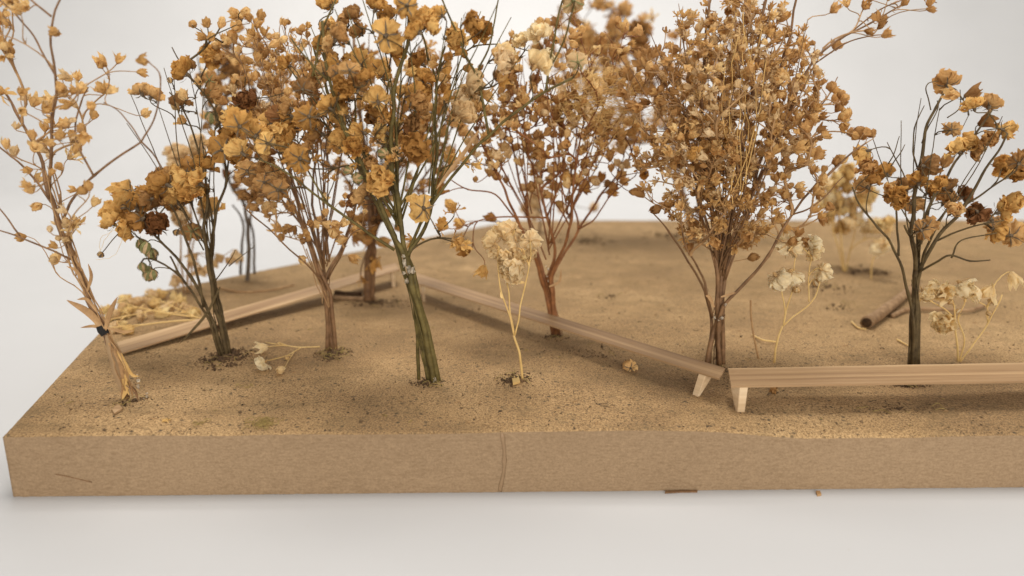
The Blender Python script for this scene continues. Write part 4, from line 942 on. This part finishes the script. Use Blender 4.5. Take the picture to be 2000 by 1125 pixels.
# ------------------------------------------------------------------ soil, crumbs, fibres
def grain(mb, c, r):
    d = [Vector(v) for v in ((1, 0, 0), (-1, 0, 0), (0, 1, 0), (0, -1, 0), (0, 0, 1), (0, 0, -1))]
    q = Quaternion(rvec(), rng.uniform(0, 6.28)); k = Vector((rng.uniform(.6, 1.5), rng.uniform(.5, 1.1), rng.uniform(.4, .9)))
    vs = []
    for v in d:
        v = Vector((v.x * k.x, v.y * k.y, v.z * k.z)) * rng.uniform(.75, 1.25); vs.append(c + (q @ v) * r)
    mb.add(vs, [(0, 2, 4), (2, 1, 4), (1, 3, 4), (3, 0, 4), (2, 0, 5), (1, 2, 5), (3, 1, 5), (0, 3, 5)])
def patch(label, px, py, rx, ry, n, seed_r=0.45, fib=6):
    c0 = on_board(px, py); mb = MB(); sx = px_mm(c0, rx); sy = abs((ground(px, py - ry) - ground(px, py + ry)).y) / 2
    for _ in range(int(n * 1.7)):
        a, rr = rng.uniform(0, 6.283), rng.random() ** 0.8
        x, y = c0.x + math.cos(a) * rr * sx * 1.15, c0.y + math.sin(a) * rr * sy * 1.15
        if noise.noise(Vector((x * .35, y * .35, px))) < -0.18: continue
        r = seed_r * (0.35 + rng.expovariate(2.2)) * (1.2 - .75 * rr); r = min(r, 1.0)
        grain(mb, Vector((x, y, gh(x, y) + r * .3 + (1 - rr) * 0.5 * rng.random())), r)
    o = mb.build('soil_patch', [M['soil']], None, c0, smooth=False); tag(o, label, 'soil', kind='stuff')
    if fib:
        m2 = MB()
        for _ in range(fib):
            a = rng.uniform(0, 6.283); p = Vector((c0.x + math.cos(a) * sx * rng.uniform(.2, .9), c0.y + math.sin(a) * sy * rng.uniform(.2, .9), 0)); p.z = gh(p.x, p.y) + .4
            w = rng.uniform(0, 6.283); L = rng.uniform(2, 5)
            m2.tube(spline([p, p + Vector((math.cos(w) * L * .5, math.sin(w) * L * .5, rng.uniform(.3, 1.4))), p + Vector((math.cos(w + .6) * L, math.sin(w + .6) * L, .1))], 4), 0.09, 4, cap=False)
        f = m2.build('root_fibre', [M['moss']], None, c0); f.parent = o; f.location = (0, 0, 0)
patch('dark crumbly soil around the foot of the second tree from left', 442, 700, 48, 20, 420, 0.6)
patch('dark soil and root fibres around the foot of the fine brown tree', 650, 692, 34, 13, 260, 0.5, 22)
patch('thin dark soil at the foot of the tall olive tree', 836, 748, 34, 12, 170, 0.35)
patch('dark soil left of the cream sprig foot before the middle strip', 1003, 742, 40, 14, 230, 0.45)
patch('dark soil under the corner where the far strips meet', 735, 592, 60, 9, 200, 0.5, 3)
patch('soil crumbs behind the joint of the strips at the widest tree', 1400, 722, 36, 8, 120, 0.4, 3)
patch('soil crumbs under the right strip beneath the dark tree', 1770, 752, 48, 7, 170, 0.45, 4)
patch('brown soil beside the wrapped stem foot', 262, 785, 30, 12, 110, 0.35, 4)
patch('soil crumbs at the foot of the red-brown tree', 1085, 658, 26, 8, 90, 0.4, 2)
patch('soil smear on the open board left of the fallen cut twig', 1600, 560, 60, 14, 160, 0.6, 4)
patch('soil smear at the back of the board under the yellow cream sprig', 1690, 530, 60, 14, 150, 0.7, 4)
patch('soil smear on the back middle of the board', 1140, 470, 60, 9, 120, 0.8, 2)
patch('soil smear at the back of the board behind the widest tree', 1310, 462, 60, 10, 140, 0.8, 2)
patch('soil smear behind the far corner of the strips', 890, 470, 34, 10, 80, 0.7, 3)

patch('mossy brown stain of crumbs in front of the fallen cut twig', 1640, 600, 40, 8, 70, 0.4, 6)
patch('sparse crumbs on the open board right of the red-brown tree', 1190, 580, 24, 6, 40, 0.5, 2)
patch('crumbs scattered in front of the right strip', 1760, 800, 120, 14, 160, 0.28, 4)
patch('crumbs along the shade of the middle strip', 1150, 690, 120, 22, 150, 0.28, 3)
mb = MB(); n = 0
while n < 9000:
    y = 184 + 380 * rng.random() ** 1.6; x = rng.uniform(-180, 300)
    if x < left_x(y) + 1.5 or y < front_y(x) + 0.6: continue
    if noise.noise(Vector((x * .03, y * .03, 2))) + 0.35 * noise.noise(Vector((x * .15, y * .15, 5))) < rng.uniform(-0.5, 0.35): continue
    r = min(0.09 + rng.expovariate(1 / 0.10), 0.7); grain(mb, Vector((x, y, gh(x, y) + r * .25)), r); n += 1
tag(mb.build('soil_grains', [M['crumb']], smooth=False), 'fine dark grains scattered over the whole board', 'grains', kind='stuff')

mb = MB()
for _ in range(420):
    y = 190 + 360 * rng.random() ** 1.3; x = rng.uniform(-170, 300)
    if x < left_x(y) + 3 or y < front_y(x) + 2: continue
    p = Vector((x, y, gh(x, y) + 0.12)); a = rng.uniform(0, 6.283); L = rng.uniform(0.5, 2.2); d = Vector((math.cos(a), math.sin(a), 0)) * L
    mb.tube([p, p + d * .5 + Vector((0, 0, rng.uniform(0, .3))) + rvec() * .15, p + d], rng.uniform(.05, .14), 4, rng.choice((0, 0, 1, 2)))
tag(mb.build('chaff', [M['stem_tan'], M['stem_dark'], M['moss']]), 'tiny scattered bits of straw and stalk on the board', 'chaff', kind='stuff')

def fluff(label, px, py, w, n, m='moss', r=0.07):
    c0 = on_board(px, py); mb = MB()
    for _ in range(n):
        p = c0 + Vector((rng.gauss(0, w * .45), rng.gauss(0, w * .35), 0)); p.z = gh(p.x, p.y) + rng.uniform(.05, .5); a = rng.uniform(0, 6.283); L = rng.uniform(.6, 1.3) * w * .6
        mb.tube(spline([p, p + Vector((math.cos(a) * L * .5, math.sin(a) * L * .5, rng.uniform(0, .5))), p + Vector((math.cos(a + .9) * L, math.sin(a + .9) * L, 0))], 4), r, 4, cap=False)
    tag(mb.build('moss_tuft', [M[m]], None, c0), label, 'moss')
fluff('greenish tuft of moss fibre near the front edge left of centre', 512, 828, 4.0, 60)
fluff('thin curl of moss fibre near the front edge right of the wrapped stem', 396, 828, 2.6, 14)
fluff('small yellow fleck of fibre near the front edge at left', 325, 823, 1.2, 18, 'fibre', 0.12)
fluff('pale fibre curl lying between wrapped stem and second tree', 478, 757, 3.0, 9, 'moss')
fluff('dark fibre curl on the front slope below the middle strip', 1188, 792, 3.2, 6, 'soil', 0.06)
def flake(name, label, pts, th, m, cat, h=None):
    P = [ground(px, py, h if h is not None else gh(*ground(px, py).xy) + 0.35) for px, py in pts]; c = sum(P, Vector()) / len(P)
    n = len(P); mb = MB(); up = Vector((0, 0, th)); mb.add([p + up for p in P] + [p - up * .2 for p in P], [tuple(range(n)), tuple(range(2 * n - 1, n - 1, -1))] + [(i, i + n, (i + 1) % n + n, (i + 1) % n) for i in range(n)])
    tag(mb.build(name, [M[m]], None, c, smooth=False), label, cat)
flake('bark_flake', 'small grey-brown flake in front of the wrapped stem', [(218, 800), (232, 793), (240, 800), (224, 810)], 0.5, 'wood', 'flake')
flake('petal_flake', 'pale petal flake lying at the cream sprig foot', [(1000, 740), (1012, 734), (1016, 748), (1002, 752)], 0.5, 'straw', 'flake')
flake('table_crumb', 'tiny brown crumb on the white paper in front of the board', [(1593, 962), (1601, 961), (1604, 968), (1596, 969)], 0.5, 'stem_tan', 'crumb', -THICK + 0.1)
flake('table_fibre', 'thin brown splinter lying against the bottom of the board front', [(1299, 961), (1330, 959), (1362, 959), (1362, 962), (1330, 962), (1299, 964)], 0.35, 'stem_brown', 'splinter', -THICK + 0.1)
# dried glue run down the board's front face
def front_mark(name, label, pts, r, m, cat):
    P = []
    for px, py in pts:
        d = ray(px, py); t = 185.0
        for _ in range(6): t = front_y(d.x * t / d.y)
        P.append(Vector((0, 0, CAMH)) + d * (t / d.y))
    c = P[0].copy(); mb = MB(); sp = spline(P, 4); n = len(sp)
    mb.tube(sp, [r * (0.55 + 0.5 * abs(noise.noise(Vector((i * .6, c.x, 1))))) for i in range(n)], 6); mb.v = [Vector((v.x, (v.y - front_y(v.x)) * 0.22 + front_y(v.x) - 0.02, v.z)) for v in mb.v]
    tag(mb.build(name, [m], None, c), label, cat)
dm = simple_mat('dried_glue_stain', (0.22, 0.135, 0.065), (0.30, 0.19, 0.10), 200, 0.5, 0.5, 0.2)
front_mark('glue_run', 'dried glue run down the middle of the board front', [(980, 846), (985, 880), (984, 920), (978, 950), (976, 960)], 0.85, dm, 'glue run')
front_mark('scratch', 'short splintered scratch at the left of the board front', [(108, 926), (130, 930), (155, 936), (180, 942)], 0.28, M['stem_brown'], 'scratch')
